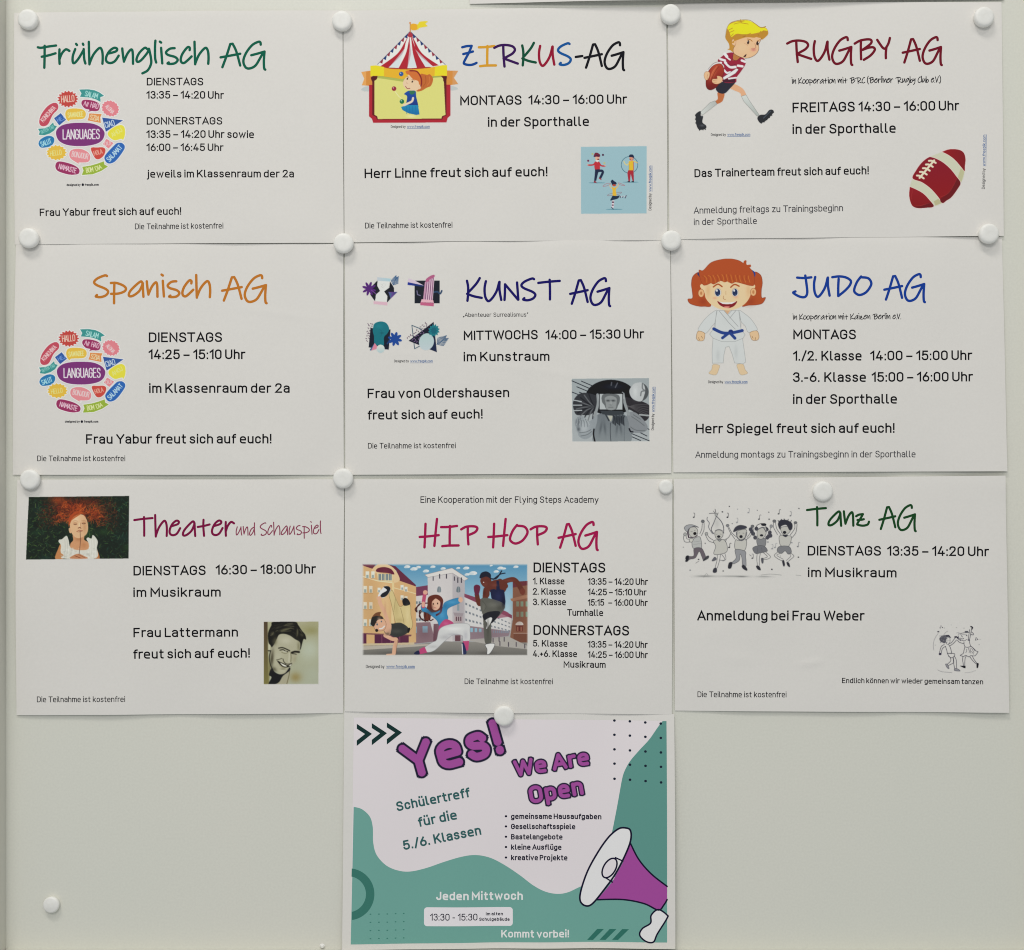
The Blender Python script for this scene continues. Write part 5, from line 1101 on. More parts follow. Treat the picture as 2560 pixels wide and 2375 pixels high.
# ---------------------------------------------------------------- sheets of paper
MM = .001
class Sheet:
    def __init__(s, quad, layer, top=.6, bottom=1.5, left=1., right=1., bulge=1.5, creases=(), seed=0, cuts=()):
        s.q = quad; s.layer = layer; s.e = (top, bottom, left, right); s.bulge = bulge; s.cr = creases
        r = random.Random(seed); s.w = [(r.uniform(1, 4), r.uniform(1, 3), r.uniform(0, 6), r.uniform(.12, .34)) for _ in range(5)]
        s.bf = (r.uniform(.8, 1.6), r.uniform(0, 6.28), r.uniform(2.2, 3.4), r.uniform(0, 6.28)); s.skew = (r.uniform(.6, 1.6), r.uniform(.6, 1.6), r.uniform(.7, 1.4), r.uniform(.7, 1.4))
    def uv(s, x, y):
        (ax, ay), (bx, by), (cx, cy), (dx, dy) = s.q     # TL TR BR BL
        u = (x-ax)/(bx-ax); v = (y-ay)/(dy-ay)
        for _ in range(3):
            xl, xr = ax+(dx-ax)*v, bx+(cx-bx)*v
            yt, yb = ay+(by-ay)*u, dy+(cy-dy)*u
            u = (x-xl)/(xr-xl); v = (y-yt)/(yb-yt)
        return np.clip(u, 0, 1), np.clip(v, 0, 1)
    def depth(s, x, y):
        x = np.asarray(x, float); y = np.asarray(y, float)
        u, v = s.uv(x, y); t, b, l, r = s.e
        su = np.sin(np.pi*u**s.skew[0])**1.3; sv = np.sin(np.pi*v**s.skew[2])**1.3
        su2 = np.sin(np.pi*u**s.skew[1])**1.1
        d = s.bulge*(.45*(1-np.exp(-v/.035))*(1-.6*v**3)+.95*np.sin(np.pi*v**.9))*(.3+.7*np.sin(np.pi*u)**.6)
        if isinstance(t, tuple): t, tf = t; d = d+tf(u)*np.exp(-(v/.1)**2)
        if isinstance(b, tuple): b, bf = b; d = d+bf(u)*np.exp(-((1-v)/.22)**2)
        if isinstance(l, tuple): l, lf = l; d = d+lf(v)*np.exp(-(u/.16)**2)
        if isinstance(r, tuple): r, rf = r; d = d+rf(v)*np.exp(-((1-u)/.16)**2)
        d = d+t*np.exp(-(v/.045)**2)*su*.25+b*.62*np.exp(-((1-v)/.17)**2)*np.maximum(0, .5*su2+.38*np.sin(s.bf[0]*2*np.pi*u+s.bf[1])+.22*np.sin(s.bf[2]*2*np.pi*u+s.bf[3]))
        d = d+l*np.exp(-(u/.13)**2)*sv*.6+r*np.exp(-((1-u)/.13)**2)*sv*.6
        for fx, fy, ph, a in s.w:
            d = d+a*(1+np.sin(fx*np.pi*u*2+ph)*np.cos(fy*np.pi*v+ph*2))*np.sin(np.pi*np.clip(u, .02, .98))**.5
        for x0, y0, x1, y1, a, w in s.cr:
            dx, dy = x1-x0, y1-y0; L2 = dx*dx+dy*dy
            k = np.clip(((x-x0)*dx+(y-y0)*dy)/L2, 0, 1); dd = np.hypot(x-x0-k*dx, y-y0-k*dy)
            d = d+a*np.exp(-(dd/w)**2)*np.sin(np.pi*np.clip(k, .03, .97))
        return (s.layer+np.maximum(d, 0))*MM
    lift = 0.
    def pts(s, x, y, off):
        """layout coordinates -> points on the paper, off millimetres above it"""
        x = np.asarray(x, float); y = np.asarray(y, float)
        return np.stack([(x-CX)*K-s.o[0], -(s.depth(x, y)+(off+s.lift)*MM)-s.o[1], (CY-y)*K-s.o[2]], -1)
    def make(s, name, label, cat, group, cell=6.5):
        (ax, ay), (bx, by), (cx, cy), (dx, dy) = s.q
        s.o = (wx((ax+bx+cx+dx)/4), 0., wz((dy+cy)/2))
        s.root = link(bpy.data.objects.new(name, None)); s.root.location = s.o
        tag(s.root, label, cat, group)
        nu = int((bx-ax)/cell); nv = max(3, int((dy-ay)/cell))
        U, V = np.meshgrid(np.linspace(0, 1, nu+1), np.linspace(0, 1, nv+1))
        X = (ax*(1-U)+bx*U)*(1-V)+(dx*(1-U)+cx*U)*V; Y = (ay*(1-U)+by*U)*(1-V)+(dy*(1-U)+cy*U)*V
        P_ = s.pts(X.ravel(), Y.ravel(), 0)
        B_ = P_.copy(); B_[:, 1] += .11*MM
        n = (nu+1)*(nv+1); f = []
        for j in range(nv):
            for i in range(nu):
                a = j*(nu+1)+i; f.append((a, a+nu+1, a+nu+2, a+1)); f.append((n+a, n+a+1, n+a+nu+2, n+a+nu+1))
        edge = [i for i in range(nu)]+[j*(nu+1)+nu for j in range(nv)]+[nv*(nu+1)+i for i in range(nu, 0, -1)]+[j*(nu+1) for j in range(nv, 0, -1)]
        for i in range(len(edge)):
            j = (i+1) % len(edge); m = len(edge); f.append((2*n+i, 2*n+j, 2*n+m+j, 2*n+m+i))
        o = mesh('sheet', np.vstack([P_, B_, P_[edge], B_[edge]]), f, M_PAPER, s.root, smooth=False)
        o.data.polygons.foreach_set('use_smooth', [True]*(2*nu*nv)+[False]*(len(f)-2*nu*nv))
        s.n = 0
        return s
    # --- printing
    def ribbons(s, name, strokes, w, hexcol, caps='square', base=.045, parent=None, label=None):
        V, F, O = [], [], []
        for si, (pts, closed) in enumerate(strokes):
            q = [pts[0]]
            for p in pts[1:]+([pts[0]] if closed else []):
                L = math.hypot(p[0]-q[-1][0], p[1]-q[-1][1])
                if L < 1e-3: continue
                m = int(L//16)+1; a = q[-1]
                for k in range(1, m+1): q.append((a[0]+(p[0]-a[0])*k/m, a[1]+(p[1]-a[1])*k/m))
            if closed: q = q[:-1]
            n = len(q)
            if n < 2: q = [q[0], (q[0][0]+.01, q[0][1])]; n = 2
            h = w/2.; off = base+(si % 7)*.004
            if caps == 'square' and not closed:
                (x0, y0), (x1, y1) = q[0], q[1]; L = math.hypot(x1-x0, y1-y0); q[0] = (x0-(x1-x0)/L*h*.96, y0-(y1-y0)/L*h*.96)
                (x0, y0), (x1, y1) = q[-1], q[-2]; L = math.hypot(x1-x0, y1-y0); q[-1] = (x0-(x1-x0)/L*h*.96, y0-(y1-y0)/L*h*.96)
            b = len(V)
            for i, (x, y) in enumerate(q):
                pa = q[i-1] if (i > 0 or closed) else None; pb = q[(i+1) % n] if (i < n-1 or closed) else None
                d1 = d2 = None
                if pa is not None: L = math.hypot(x-pa[0], y-pa[1]) or 1; d1 = ((x-pa[0])/L, (y-pa[1])/L)
                if pb is not None: L = math.hypot(pb[0]-x, pb[1]-y) or 1; d2 = ((pb[0]-x)/L, (pb[1]-y)/L)
                if d1 is None: d1 = d2
                if d2 is None: d2 = d1
                nx, ny = -(d1[1]+d2[1]), d1[0]+d2[0]; L = math.hypot(nx, ny)
                if L < .3: nx, ny = -d1[1], d1[0]; m = 1
                else:
                    nx /= L; ny /= L; m = min(1/max(.2, nx*-d1[1]+ny*d1[0]), 2.2)
                V.append((x+nx*h*m, y+ny*h*m)); V.append((x-nx*h*m, y-ny*h*m)); O += [off+i*.00015]*2
            for i in range(n if closed else n-1):
                a = b+2*i; c = b+2*((i+1) % n); F.append((a, c, c+1, a+1))
            if caps == 'round' and not closed:
                for (x, y), (x2, y2), ia, ib in ((q[0], q[1], b, b+1), (q[-1], q[-2], b+2*n-1, b+2*n-2)):
                    t0 = math.atan2(y-y2, x-x2); ring = []
                    for k in range(1, 6):
                        t = t0+math.pi/2-math.pi*k/6 if True else 0
                        V.append((x+h*math.cos(t), y+h*math.sin(t))); O.append(off+(0 if ia == b else n*.00015)); ring.append(len(V)-1)
                    # order: start from the side that lies at +90 degrees
                    pa = V[ia]; first = ia if abs(pa[0]-(x+h*math.cos(t0+math.pi/2)))+abs(pa[1]-(y+h*math.sin(t0+math.pi/2))) < h*.5 else ib
                    last = ib if first == ia else ia
                    F.append(tuple([first]+ring+[last]))
        V = np.array(V); P_ = s.pts(V[:, 0], V[:, 1], 0); P_[:, 1] -= np.array(O)*MM
        # make every face look at the room
        FF = []
        for f in F:
            a, b_, c = (P_[f[0]], P_[f[1]], P_[f[2]]); cr = (b_[0]-a[0])*(c[2]-a[2])-(b_[2]-a[2])*(c[0]-a[0])
            FF.append(f if cr > 0 else f[::-1])
        o = mesh(name, P_, FF, ink(hexcol), parent or s.root)
        if label: o['label'] = label
        return o
    def text(s, z, txt, x0, y0, x1, y1, cap, font='sans', w=.152, c='0b0b12', name='text_line', caps=None, base=.045, wd=None, parent=None, label=None):
        X, Y, S = z
        st = text_strokes(txt, X+x0/S, Y+y0/S, X+x1/S, Y+y1/S, cap/S, font, w)
        return s.ribbons(name, st, (wd or w)*cap/S, c, caps or ('square' if font == 'sans' else 'round'), base, parent, label)
    def credit(s, z, x0, y0, x1, y1, cap, split=.46, c='2c2c30'):
        """tiny designer credit: black words, then an underlined blue web address"""
        def at(t): return x0+(x1-x0)*t, y0+(y1-y0)*t
        a = at(0); b = at(split-.04); d = at(split); e = at(1)
        s.text(z, 'Designed by', *a, *b, cap, w=.13, c=c, name='caption_text')
        t = s.text(z, 'www.freepik.com', *d, *e, cap, w=.13, c='2f5c93', name='link_text')
        L = math.hypot(x1-x0, y1-y0); nx, ny = -(y1-y0)/L, (x1-x0)/L; k = cap*.22
        X, Y, S = z
        s.ribbons('underline', [([(X+(d[0]+nx*k)/S, Y+(d[1]+ny*k)/S), (X+(e[0]+nx*k)/S, Y+(e[1]+ny*k)/S)], False)], cap*.12/S, '2f5c93', parent=t)
    def picture(s, pic, name='picture', warp=None, label=None, base=.04):
        C, A, (ox, oy) = pic.result()
        A = A[..., None]; C = C  # paint already mixed with paper
        h, w = A.shape[:2]
        Y, X = np.mgrid[0:h, 0:w]; X = ox+X+.5; Y = oy+Y+.5
        if warp: X, Y = warp(X, Y)
        keep = A[..., 0] > .03
        cell = keep[:-1, :-1] | keep[1:, :-1] | keep[:-1, 1:] | keep[1:, 1:]
        used = np.zeros((h, w), bool); used[:-1, :-1] |= cell; used[1:, :-1] |= cell; used[:-1, 1:] |= cell; used[1:, 1:] |= cell
        idx = -np.ones((h, w), int); idx[used] = np.arange(used.sum())
        P_ = s.pts(X[used], Y[used], base)
        c = C[used]; L = np.where(c <= .04045, c/12.92, ((c+.055)/1.055)**2.4)
        pl = np.array([lin(q) for q in PAPER_RGB]); L = np.clip(L/pl*np.array(PAPER_ALB), .005, .9)
        j, i = np.nonzero(cell)
        f = np.stack([idx[j, i], idx[j+1, i], idx[j+1, i+1], idx[j, i+1]], -1)
        me = bpy.data.meshes.new(name); n = len(P_); m = len(f)
        me.vertices.add(n); me.vertices.foreach_set('co', P_.astype(np.float32).ravel())
        me.loops.add(4*m); me.loops.foreach_set('vertex_index', f.astype(np.int32).ravel())
        me.polygons.add(m); me.polygons.foreach_set('loop_start', np.arange(0, 4*m, 4, dtype=np.int32)); me.polygons.foreach_set('loop_total', np.full(m, 4, np.int32))
        me.update(calc_edges=True)
        a = me.color_attributes.new('Col', 'FLOAT_COLOR', 'POINT'); a.data.foreach_set('color', np.hstack([L, np.ones((n, 1))]).astype(np.float32).ravel())
        me.materials.append(M_PRINT)
        o = link(bpy.data.objects.new(name, me), s.root)
        if label: o['label'] = label
        return o
    def fill(s, name, z, pts, hexcol, lay, smooth=False, parent=None, outline=None, ow=4, label=None):
        """flat printed shape, cut fine enough to follow the paper"""
        from mathutils.geometry import tessellate_polygon
        X, Y, S = z
        if isinstance(pts, str): pts = P(pts)
        if smooth: pts = spline(pts, True)
        q = [(X+x/S, Y+y/S) for x, y in pts]
        t = tessellate_polygon([[(x, y, 0) for x, y in q]])
        V = list(q); T = [tuple(a) for a in t]
        for _ in range(8):
            mid = {}; N = []; again = False
            def md(a, b):
                k = (min(a, b), max(a, b))
                if k not in mid:
                    if math.hypot(V[a][0]-V[b][0], V[a][1]-V[b][1]) <= 22: mid[k] = None
                    else: V.append(((V[a][0]+V[b][0])/2, (V[a][1]+V[b][1])/2)); mid[k] = len(V)-1
                return mid[k]
            for a, b, c in T:
                ab, bc, ca = md(a, b), md(b, c), md(c, a); k = [m for m in (ab, bc, ca) if m is not None]
                if not k: N.append((a, b, c)); continue
                again = True
                if len(k) == 3: N += [(a, ab, ca), (ab, b, bc), (ca, bc, c), (ab, bc, ca)]
                elif len(k) == 1:
                    if ab is not None: N += [(a, ab, c), (ab, b, c)]
                    elif bc is not None: N += [(b, bc, a), (bc, c, a)]
                    else: N += [(c, ca, b), (ca, a, b)]
                else:
                    if ab is None: N += [(c, ca, bc), (ca, a, b), (ca, b, bc)]
                    elif bc is None: N += [(a, ab, ca), (ab, b, c), (ab, c, ca)]
                    else: N += [(b, bc, ab), (bc, c, a), (bc, a, ab)]
            T = N
            if not again: break
        VV = np.array(V); P_ = s.pts(VV[:, 0], VV[:, 1], lay)
        F = []
        for f in T:
            a, b, c = P_[f[0]], P_[f[1]], P_[f[2]]; cr = (b[0]-a[0])*(c[2]-a[2])-(b[2]-a[2])*(c[0]-a[0])
            F.append(f if cr > 0 else f[::-1])
        o = mesh(name, P_, F, ink(hexcol), parent or s.root)
        if label: o['label'] = label
        if outline:
            s.ribbons('outline', [(q, True)], ow/S, outline, base=lay+.02, parent=o)
        return o
    def stroke(s, name, z, pts, w, hexcol, lay, smooth=True, parent=None, caps='round'):
        X, Y, S = z
        if isinstance(pts, str): pts = P(pts)
        if smooth: pts = spline(pts)
        return s.ribbons(name, [([(X+x/S, Y+y/S) for x, y in pts], False)], w/S, hexcol, caps, lay, parent)

G = 'club notices held to the board by magnets'
Z1, Z2, Z3 = (0, 0, 2.2897), (840, 0, 2.2897), (1660, 0, 2.2133)
Z4, Z5, Z6 = (0, 580, 2.2897), (840, 580, 2.2897), (1660, 580, 2.2133)
Z7, Z8, Z9, ZP = (0, 1180, 2.2897), (840, 1180, 2.2897), (1660, 1180, 2.2133), (840, 1760, 2.2897)
U0 = (0, 0, 1.)
HC = 340/6.64          # cap height of the big marker titles
KF = 'Die Teilnahme ist kostenfrei'
def title(s, txt, x0, y0, x1, y1, c, k=1., w=.122):
    return s.text(U0, txt, x0, y0, x1, y1, HC*k, 'hand', w, c, 'title_text')

# 1 early English
s = Sheet([(37, 33), (857, 27), (860, 608), (38, 612)], .75, top=1.6, bottom=2.4, left=1.6, right=1.6, seed=1,
          creases=[(300, 260, 560, 230, .05, 40)]).make('paper_notice', 'white notice with green title Frühenglisch AG, top left of the board', 'notice', G)
title(s, 'Frühenglisch AG', 94, 163, 669, 163.5, '0f5743')
langs = pic_languages()
s.picture(langs, label='ring of coloured speech bubbles round the word LANGUAGES')
for t, a, b, c, d, h in (('DIENSTAGS', 847, 497, 1170, 497, 44), ('13:35 – 14:20 Uhr', 845, 573, 1287, 573, 44), ('DONNERSTAGS', 847, 721, 1278, 720, 43),
        ('13:35 – 14:20 Uhr sowie', 845, 797, 1458, 796, 44), ('16:00 – 16:45 Uhr', 845, 871, 1285, 871, 43), ('jeweils im Klassenraum der 2a', 848, 1022, 1686, 1020, 44),
        ('Frau Yabur freut sich auf euch!', 232, 1240, 1042, 1233, 43)): s.text(Z1, t, a, b, c, d, h)
s.text(Z1, KF, 778, 1316, 1283, 1312, 33, w=.122, c='1c1c20')
s.text(Z1, 'designed by', 388, 1069, 468, 1069, 13, w=.2, c='1b1b25', name='caption_text'); s.text(Z1, 'freepik.com', 492, 1069, 572, 1068, 13, w=.2, c='1b1b25', name='caption_text')
s.fill('caption_mark', Z1, [(481+7*math.cos(i*.7), 1062+8*math.sin(i*.7)) for i in range(9)], '1b1b25', .045)

# 2 circus
s = Sheet([(859, 28), (1665, 19), (1668, 601), (862, 607)], .8, top=1.4, bottom=1.8, left=.7, right=2.2, seed=2).make(
    'paper_notice', 'white notice with circus tent and many-coloured title ZIRKUS-AG', 'notice', G)
zc = ['123f86', 'c8912c', '34124e', '0f4a34', '8c1630', '154f8e']
zx = [(105, 345), (378, 668), (630, 1028), (1092, 1325), (1368, 1635), (1685, 1908)]
tt = None
for ch, c, (a, b) in zip('ZIRKUS', zc, zx):
    tt = s.text(U0, ch, 1140+a/6.64-2.7, 90+496/6.64, 1140+b/6.64+2.7, 90+495/6.64, HC, 'hand', .122, c, 'title_letter', base=.045+.03*(ch in 'RU'))
s.text(U0, '-AG', 1436, 164.5, 1563, 164.8, HC, 'hand', .122, '14141a', 'title_text')
s.picture(pic_tent(), label='circus tent with a red haired girl juggling'); s.picture(pic_circus(), label='three circus artists on a pale blue square')
for t, a, b, c, d, h in (('MONTAGS', 712, 611, 1063, 607, 55), ('14:30 – 16:00 Uhr', 1101, 606, 1665, 600, 54), ('in der Sporthalle', 870, 733, 1447, 728, 55),
        ('Herr Linne freut sich auf euch!', 165, 1024, 1210, 1015, 55)): s.text(Z2, t, a, b, c, d, h)
s.text(Z2, KF, 168, 1310, 667, 1307, 33, w=.122, c='1c1c20')
s.credit(Z2, 316, 738, 538, 738, 15, .42); s.credit(Z2, 1804, 1207, 1804, 953, 16, .42)

# 3 rugby
s = Sheet([(1669, 10), (2503, 6), (2507, 591), (1673, 599)], .45, top=1.2, bottom=2., left=.9, right=(.6, lambda v: 1.3*v**3), seed=3).make(
    'paper_notice', 'white notice with running boy and dark red title RUGBY AG', 'notice', G)
title(s, 'RUGBY', 1962.5, 153.3, 2227, 151.5, '691223'); title(s, 'AG', 2251, 151.8, 2355, 151.8, '691223')
s.text(Z3, 'in Kooperation mit BRC (Berliner Rugby Club e.V.)', 700, 471, 1526, 462, 31, 'hand', .135, '18181e')
s.picture(pic_boy(), label='running boy holding a rugby ball'); s.picture(pic_ball(), label='red ball with white lacing')
for t, a, b, c, d, h in (('FREITAGS', 706, 630, 1050, 624, 55), ('14:30 – 16:00 Uhr', 1070, 624, 1628, 616, 54), ('in der Sporthalle', 706, 748, 1276, 741, 54),
        ('Das Trainerteam freut sich auf euch!', 167, 984, 1127, 970, 45)): s.text(Z3, t, a, b, c, d, h)
s.text(Z3, 'Anmeldung freitags zu Trainingsbeginn', 163, 1185, 986, 1172, 37, w=.122, c='3c3c40'); s.text(Z3, 'in der Sporthalle', 164, 1248, 510, 1243, 36, w=.122, c='3c3c40')
s.credit(Z3, 257, 757, 473, 757, 15, .42); s.credit(Z3, 1768, 1050, 1774, 750, 17, .42)

# 4 Spanish
s = Sheet([(41, 612), (859, 610), (860, 1187), (33, 1187)], .7, top=.8, bottom=2., left=2.2, right=1.8, seed=4,
          creases=[(560, 765, 850, 805, .16, 9), (180, 730, 420, 742, .06, 12)]).make('paper_notice', 'white notice with orange title Spanisch AG, below the green titled one', 'notice', G)
title(s, 'Spanisch AG', 234, 743.4, 672, 745.5, 'b36d27')
s.picture(langs, warp=lambda X, Y: (206+(X-204)*.992, 933.8+(Y-339)*.975), label='ring of coloured speech bubbles round the word LANGUAGES')
for t, a, b, c, d, h in (('DIENSTAGS', 860, 634, 1277, 632, 56), ('14:25 – 15:10 Uhr', 858, 731, 1410, 730, 56), ('im Klassenraum der 2a', 860, 923, 1662, 922, 55),
        ('Frau Yabur freut sich auf euch!', 497, 1213, 1558, 1211, 55)): s.text(Z4, t, a, b, c, d, h)
s.text(Z4, KF, 218, 1312, 721, 1312, 32, w=.122, c='1c1c20')
s.text(Z4, 'designed by', 378, 1092, 462, 1092, 13, w=.2, c='1b1b25', name='caption_text'); s.text(Z4, 'freepik.com', 486, 1092, 568, 1092, 13, w=.2, c='1b1b25', name='caption_text')
s.fill('caption_mark', Z4, [(474+7*math.cos(i*.7), 1086+8*math.sin(i*.7)) for i in range(9)], '1b1b25', .045)

# 5 art
s = Sheet([(863, 609), (1675, 600), (1678, 1183), (864, 1187)], .6, top=1.1, bottom=1.8, left=.7, right=2.4, seed=5,
          creases=[(1160, 905, 1560, 955, .14, 9), (880, 870, 1130, 900, .08, 12), (1560, 1090, 1670, 1120, .12, 14)]).make(
    'paper_notice', 'white notice with abstract shapes and dark blue title KUNST AG', 'notice', G)
title(s, 'KUNST', 1163.5, 751.3, 1403, 751.5, '17125c'); title(s, 'AG', 1422, 753, 1528, 753, '17125c')
s.text(Z5, '„Abenteuer Surrealismus“', 727, 489, 1100, 488, 24, w=.12, c='1c1c20')
s.picture(pic_surreal_shapes(), label='four groups of surreal cut-out shapes'); s.picture(pic_mask_man(), label='grey photograph of a person holding a tablet before the face')
for t, a, b, c, d, h in (('MITTWOCHS', 732, 622, 1155, 617, 54), ('14:00 – 15:30 Uhr', 1198, 618, 1762, 612, 54), ('im Kunstraum', 731, 743, 1222, 740, 54),
        ('Frau von Oldershausen', 183, 953, 992, 947, 55), ('freut sich auf euch!', 183, 1075, 840, 1069, 54)): s.text(Z5, t, a, b, c, d, h)
s.text(Z5, KF, 185, 1240, 686, 1238, 32, w=.122, c='1c1c20')
s.credit(Z5, 335, 748, 555, 748, 15, .42); s.credit(Z5, 1818, 1135, 1822, 888, 16, .42)

# 6 judo
s = Sheet([(1676, 599), (2504, 592), (2515, 1178), (1683, 1181)], .4, top=1.3, bottom=2.2, left=.8, right=(.7, lambda v: 2.2*v**3), seed=6).make(
    'paper_notice', 'white notice with red haired child in judo suit and blue title JUDO AG', 'notice', G)
title(s, 'JUDO', 1977, 740.3, 2180, 741, '14388a'); title(s, 'AG', 2205, 742.6, 2313, 743, '14388a')
s.text(Z6, 'in Kooperation mit Kaizen Berlin e.V.', 705, 488, 1306, 484, 29, 'hand', .135, '18181e')
s.picture(pic_judo(), label='red haired cartoon child in a white judo suit with blue belt')
for t, a, b, c, d, h in (('MONTAGS', 709, 597, 1057, 596, 54), ('1./2. Klasse', 708, 715, 1088, 713, 54), ('14:00 – 15:00 Uhr', 1135, 713, 1700, 710, 54), ('3.-6. Klasse', 708, 832, 1112, 831, 54),
        ('15:00 – 16:00 Uhr', 1143, 831, 1704, 828, 54), ('in der Sporthalle', 709, 953, 1283, 951, 54), ('Herr Spiegel freut sich auf euch!', 175, 1115, 1270, 1112, 54)): s.text(Z6, t, a, b, c, d, h)
s.text(Z6, 'Anmeldung montags zu Trainingsbeginn in der Sporthalle', 172, 1250, 1387, 1247, 37, w=.122, c='3c3c40')
s.credit(Z6, 242, 838, 458, 838, 15, .42)

# 7 theatre
s = Sheet([(44, 1199), (861, 1198), (858, 1782), (43, 1787)], .5, top=1., bottom=3.6, left=4.5, right=1.8, seed=7).make(
    'paper_notice', 'white notice with photo of a girl in grass and magenta title Theater', 'notice', G)
title(s, 'Theater', 335, 1340.4, 590.5, 1339.6, '740f3c', .95, .114); s.text(U0, 'und Schauspiel', 591, 1338.3, 805, 1335.6, HC*.57, 'hand', .09, '843a50', 'title_text')
s.picture(pic_girl_grass(), label='photograph of a red haired girl lying in grass'); s.picture(pic_smiling_portrait(), label='sepia photograph of a smiling person leaning out')
for t, a, b, c, d, h in (('DIENSTAGS', 770, 591, 1184, 588, 55), ('16:30 – 18:00 Uhr', 1240, 586, 1812, 580, 55), ('im Musikraum', 769, 714, 1270, 711, 54), ('Frau Lattermann', 769, 944, 1367, 940, 54),
        ('freut sich auf euch!', 768, 1067, 1434, 1060, 54)): s.text(Z7, t, a, b, c, d, h)
s.text(Z7, KF, 218, 1315, 722, 1313, 33, w=.122, c='1c1c20')

# 8 hip hop
s = Sheet([(863, 1198), (1680, 1197), (1679, 1785), (862, 1778)], .7, top=1.1, bottom=2.2, left=1., right=2.8, seed=8).make(
    'paper_notice', 'white notice with street dancers picture and pink title HIP HOP AG', 'notice', G)
title(s, 'HIP', 1046, 1360.3, 1197, 1360.3, '9a1648'); title(s, 'HOP', 1217, 1360.3, 1370, 1360.3, '9a1648'); title(s, 'AG', 1393, 1361, 1497, 1361, '9a1648')
s.text(Z8, 'Eine Kooperation mit der Flying Steps Academy', 485, 176, 1502, 176, 37, w=.122, c='18181e')
s.picture(pic_street_dance(), label='colour drawing of three street dancers before city buildings')
for t, a, b, c, d, h in (('DIENSTAGS', 1130, 573, 1540, 574, 57), ('1. Klasse', 1127, 641, 1306, 641, 38), ('13:35 – 14:20 Uhr', 1440, 643, 1783, 645, 38), ('2. Klasse', 1127, 700, 1314, 700, 38),
        ('14:25 – 15:10 Uhr', 1440, 703, 1775, 705, 38), ('3. Klasse', 1127, 760, 1315, 760, 38), ('15:15', 1440, 763, 1533, 763, 38), ('– 16:00 Uhr', 1557, 763, 1782, 765, 38), ('Turnhalle', 1322, 820, 1527, 822, 38),
        ('DONNERSTAGS', 1130, 930, 1676, 934, 57), ('5. Klasse', 1127, 996, 1323, 998, 38), ('13:35 – 14:20 Uhr', 1440, 1002, 1782, 1005, 38), ('4.+6. Klasse', 1127, 1055, 1378, 1057, 38),
        ('14:25 – 16:00 Uhr', 1440, 1061, 1783, 1063, 38), ('Musikraum', 1302, 1117, 1542, 1119, 38)): s.text(Z8, t, a, b, c, d, h)
s.text(Z8, KF, 737, 1210, 1240, 1212, 32, w=.122, c='18181e')
s.credit(Z8, 173, 1120, 452, 1120, 18, .42)

# 9 dance
s = Sheet([(1684, 1197), (2510, 1189), (2519, 1780), (1687, 1776)], .4, top=(.3, lambda u: 1.2*np.clip((u-.5)*2, 0, 1)**1.5), bottom=2.4, left=1.2, right=(.6, lambda v: 1.5+1.2*v), seed=9, bulge=1.2,
          creases=[(1990, 1662, 2060, 1650, .5, 7), (1740, 1590, 1850, 1560, .16, 18), (1760, 1500, 1900, 1470, .14, 20), (1690, 1405, 1712, 1395, .4, 8), (2010, 1450, 2120, 1490, .14, 22), (1790, 1640, 1900, 1650, .2, 14), (2260, 1650, 2340, 1600, .12, 20), (1700, 1300, 1705, 1640, .3, 14)]).make(
    'paper_notice', 'slightly crumpled white notice with grey dancing children and green title Tanz AG', 'notice', G)
title(s, 'Tanz', 2012, 1314.5, 2173, 1314.5, '16401f', .93); title(s, 'AG', 2193, 1315, 2290, 1315, '16401f', .93)
s.picture(pic_jumping_children(), label='pencil drawing of five jumping children'); s.picture(pic_two_dancers(), label='line drawing of two children dancing')
for t, a, b, c, d, h in (('DIENSTAGS', 790, 461, 1195, 462, 54), ('13:35 – 14:20 Uhr', 1228, 462, 1790, 465, 54), ('im Musikraum', 791, 580, 1281, 582, 53), ('Anmeldung bei Frau Weber', 181, 820, 1105, 820, 55)): s.text(Z9, t, a, b, c, d, h)
s.text(Z9, 'Endlich können wir wieder gemeinsam tanzen', 980, 1165, 1757, 1171, 29, w=.15, c='18181e'); s.text(Z9, KF, 184, 1244, 674, 1244, 32, w=.122, c='1c1c20')

# 10 open-house poster
s = Sheet([(861, 1776), (1685, 1784), (1686, 2366), (857, 2371)], .12, top=.3, bottom=(.6, lambda u: 1.2+1.4*np.abs(u-.45)), left=(.4, lambda v: 1.8*v+.4), right=(.8, lambda v: 1.+4.5*np.sin(np.pi*np.clip(v, 0, 1)*.8)), bulge=.4, seed=10).make(
    'paper_poster', 'teal and lilac poster reading Yes! We Are Open, lowest sheet on the board', 'poster', G)
s.lift = -.01
tq, tb = '6a9b91', '5a8c83'
LIL = 'd5cdcf'
back = s.fill('backdrop', ZP, '103,76 1890,94 1890,1350 88,1366', LIL, .05)
s.fill('teal_wave', ZP, spline(P('103,585 150,598 195,640 212,700 215,790 235,860 290,920 360,950 430,955 520,935 620,900 720,870 800,860 880,875 960,915 1050,975 1130,1035 1200,1070 1270,1082 1330,1072 1395,1042 1500,1000'))+P('1600,1000 1890,1110 1890,1350 88,1366'), tq, .08)
s.fill('teal_wave', ZP, P('1890,95 1890,1105 1600,990')+spline(P('1530,920 1560,800 1580,720 1600,620 1615,540 1635,430 1650,380 1680,325 1730,265 1790,200 1840,130 1868,95')), tb, .09)
ring = [(75+147*math.cos(a), 1082+147*math.sin(a)) for a in np.linspace(-1.45, 1.44, 26)]+[(72+102*math.cos(a), 1082+102*math.sin(a)) for a in np.linspace(1.36, -1.38, 20)]
s.fill('ring', ZP, ring, '386f64', .11)
dots = []
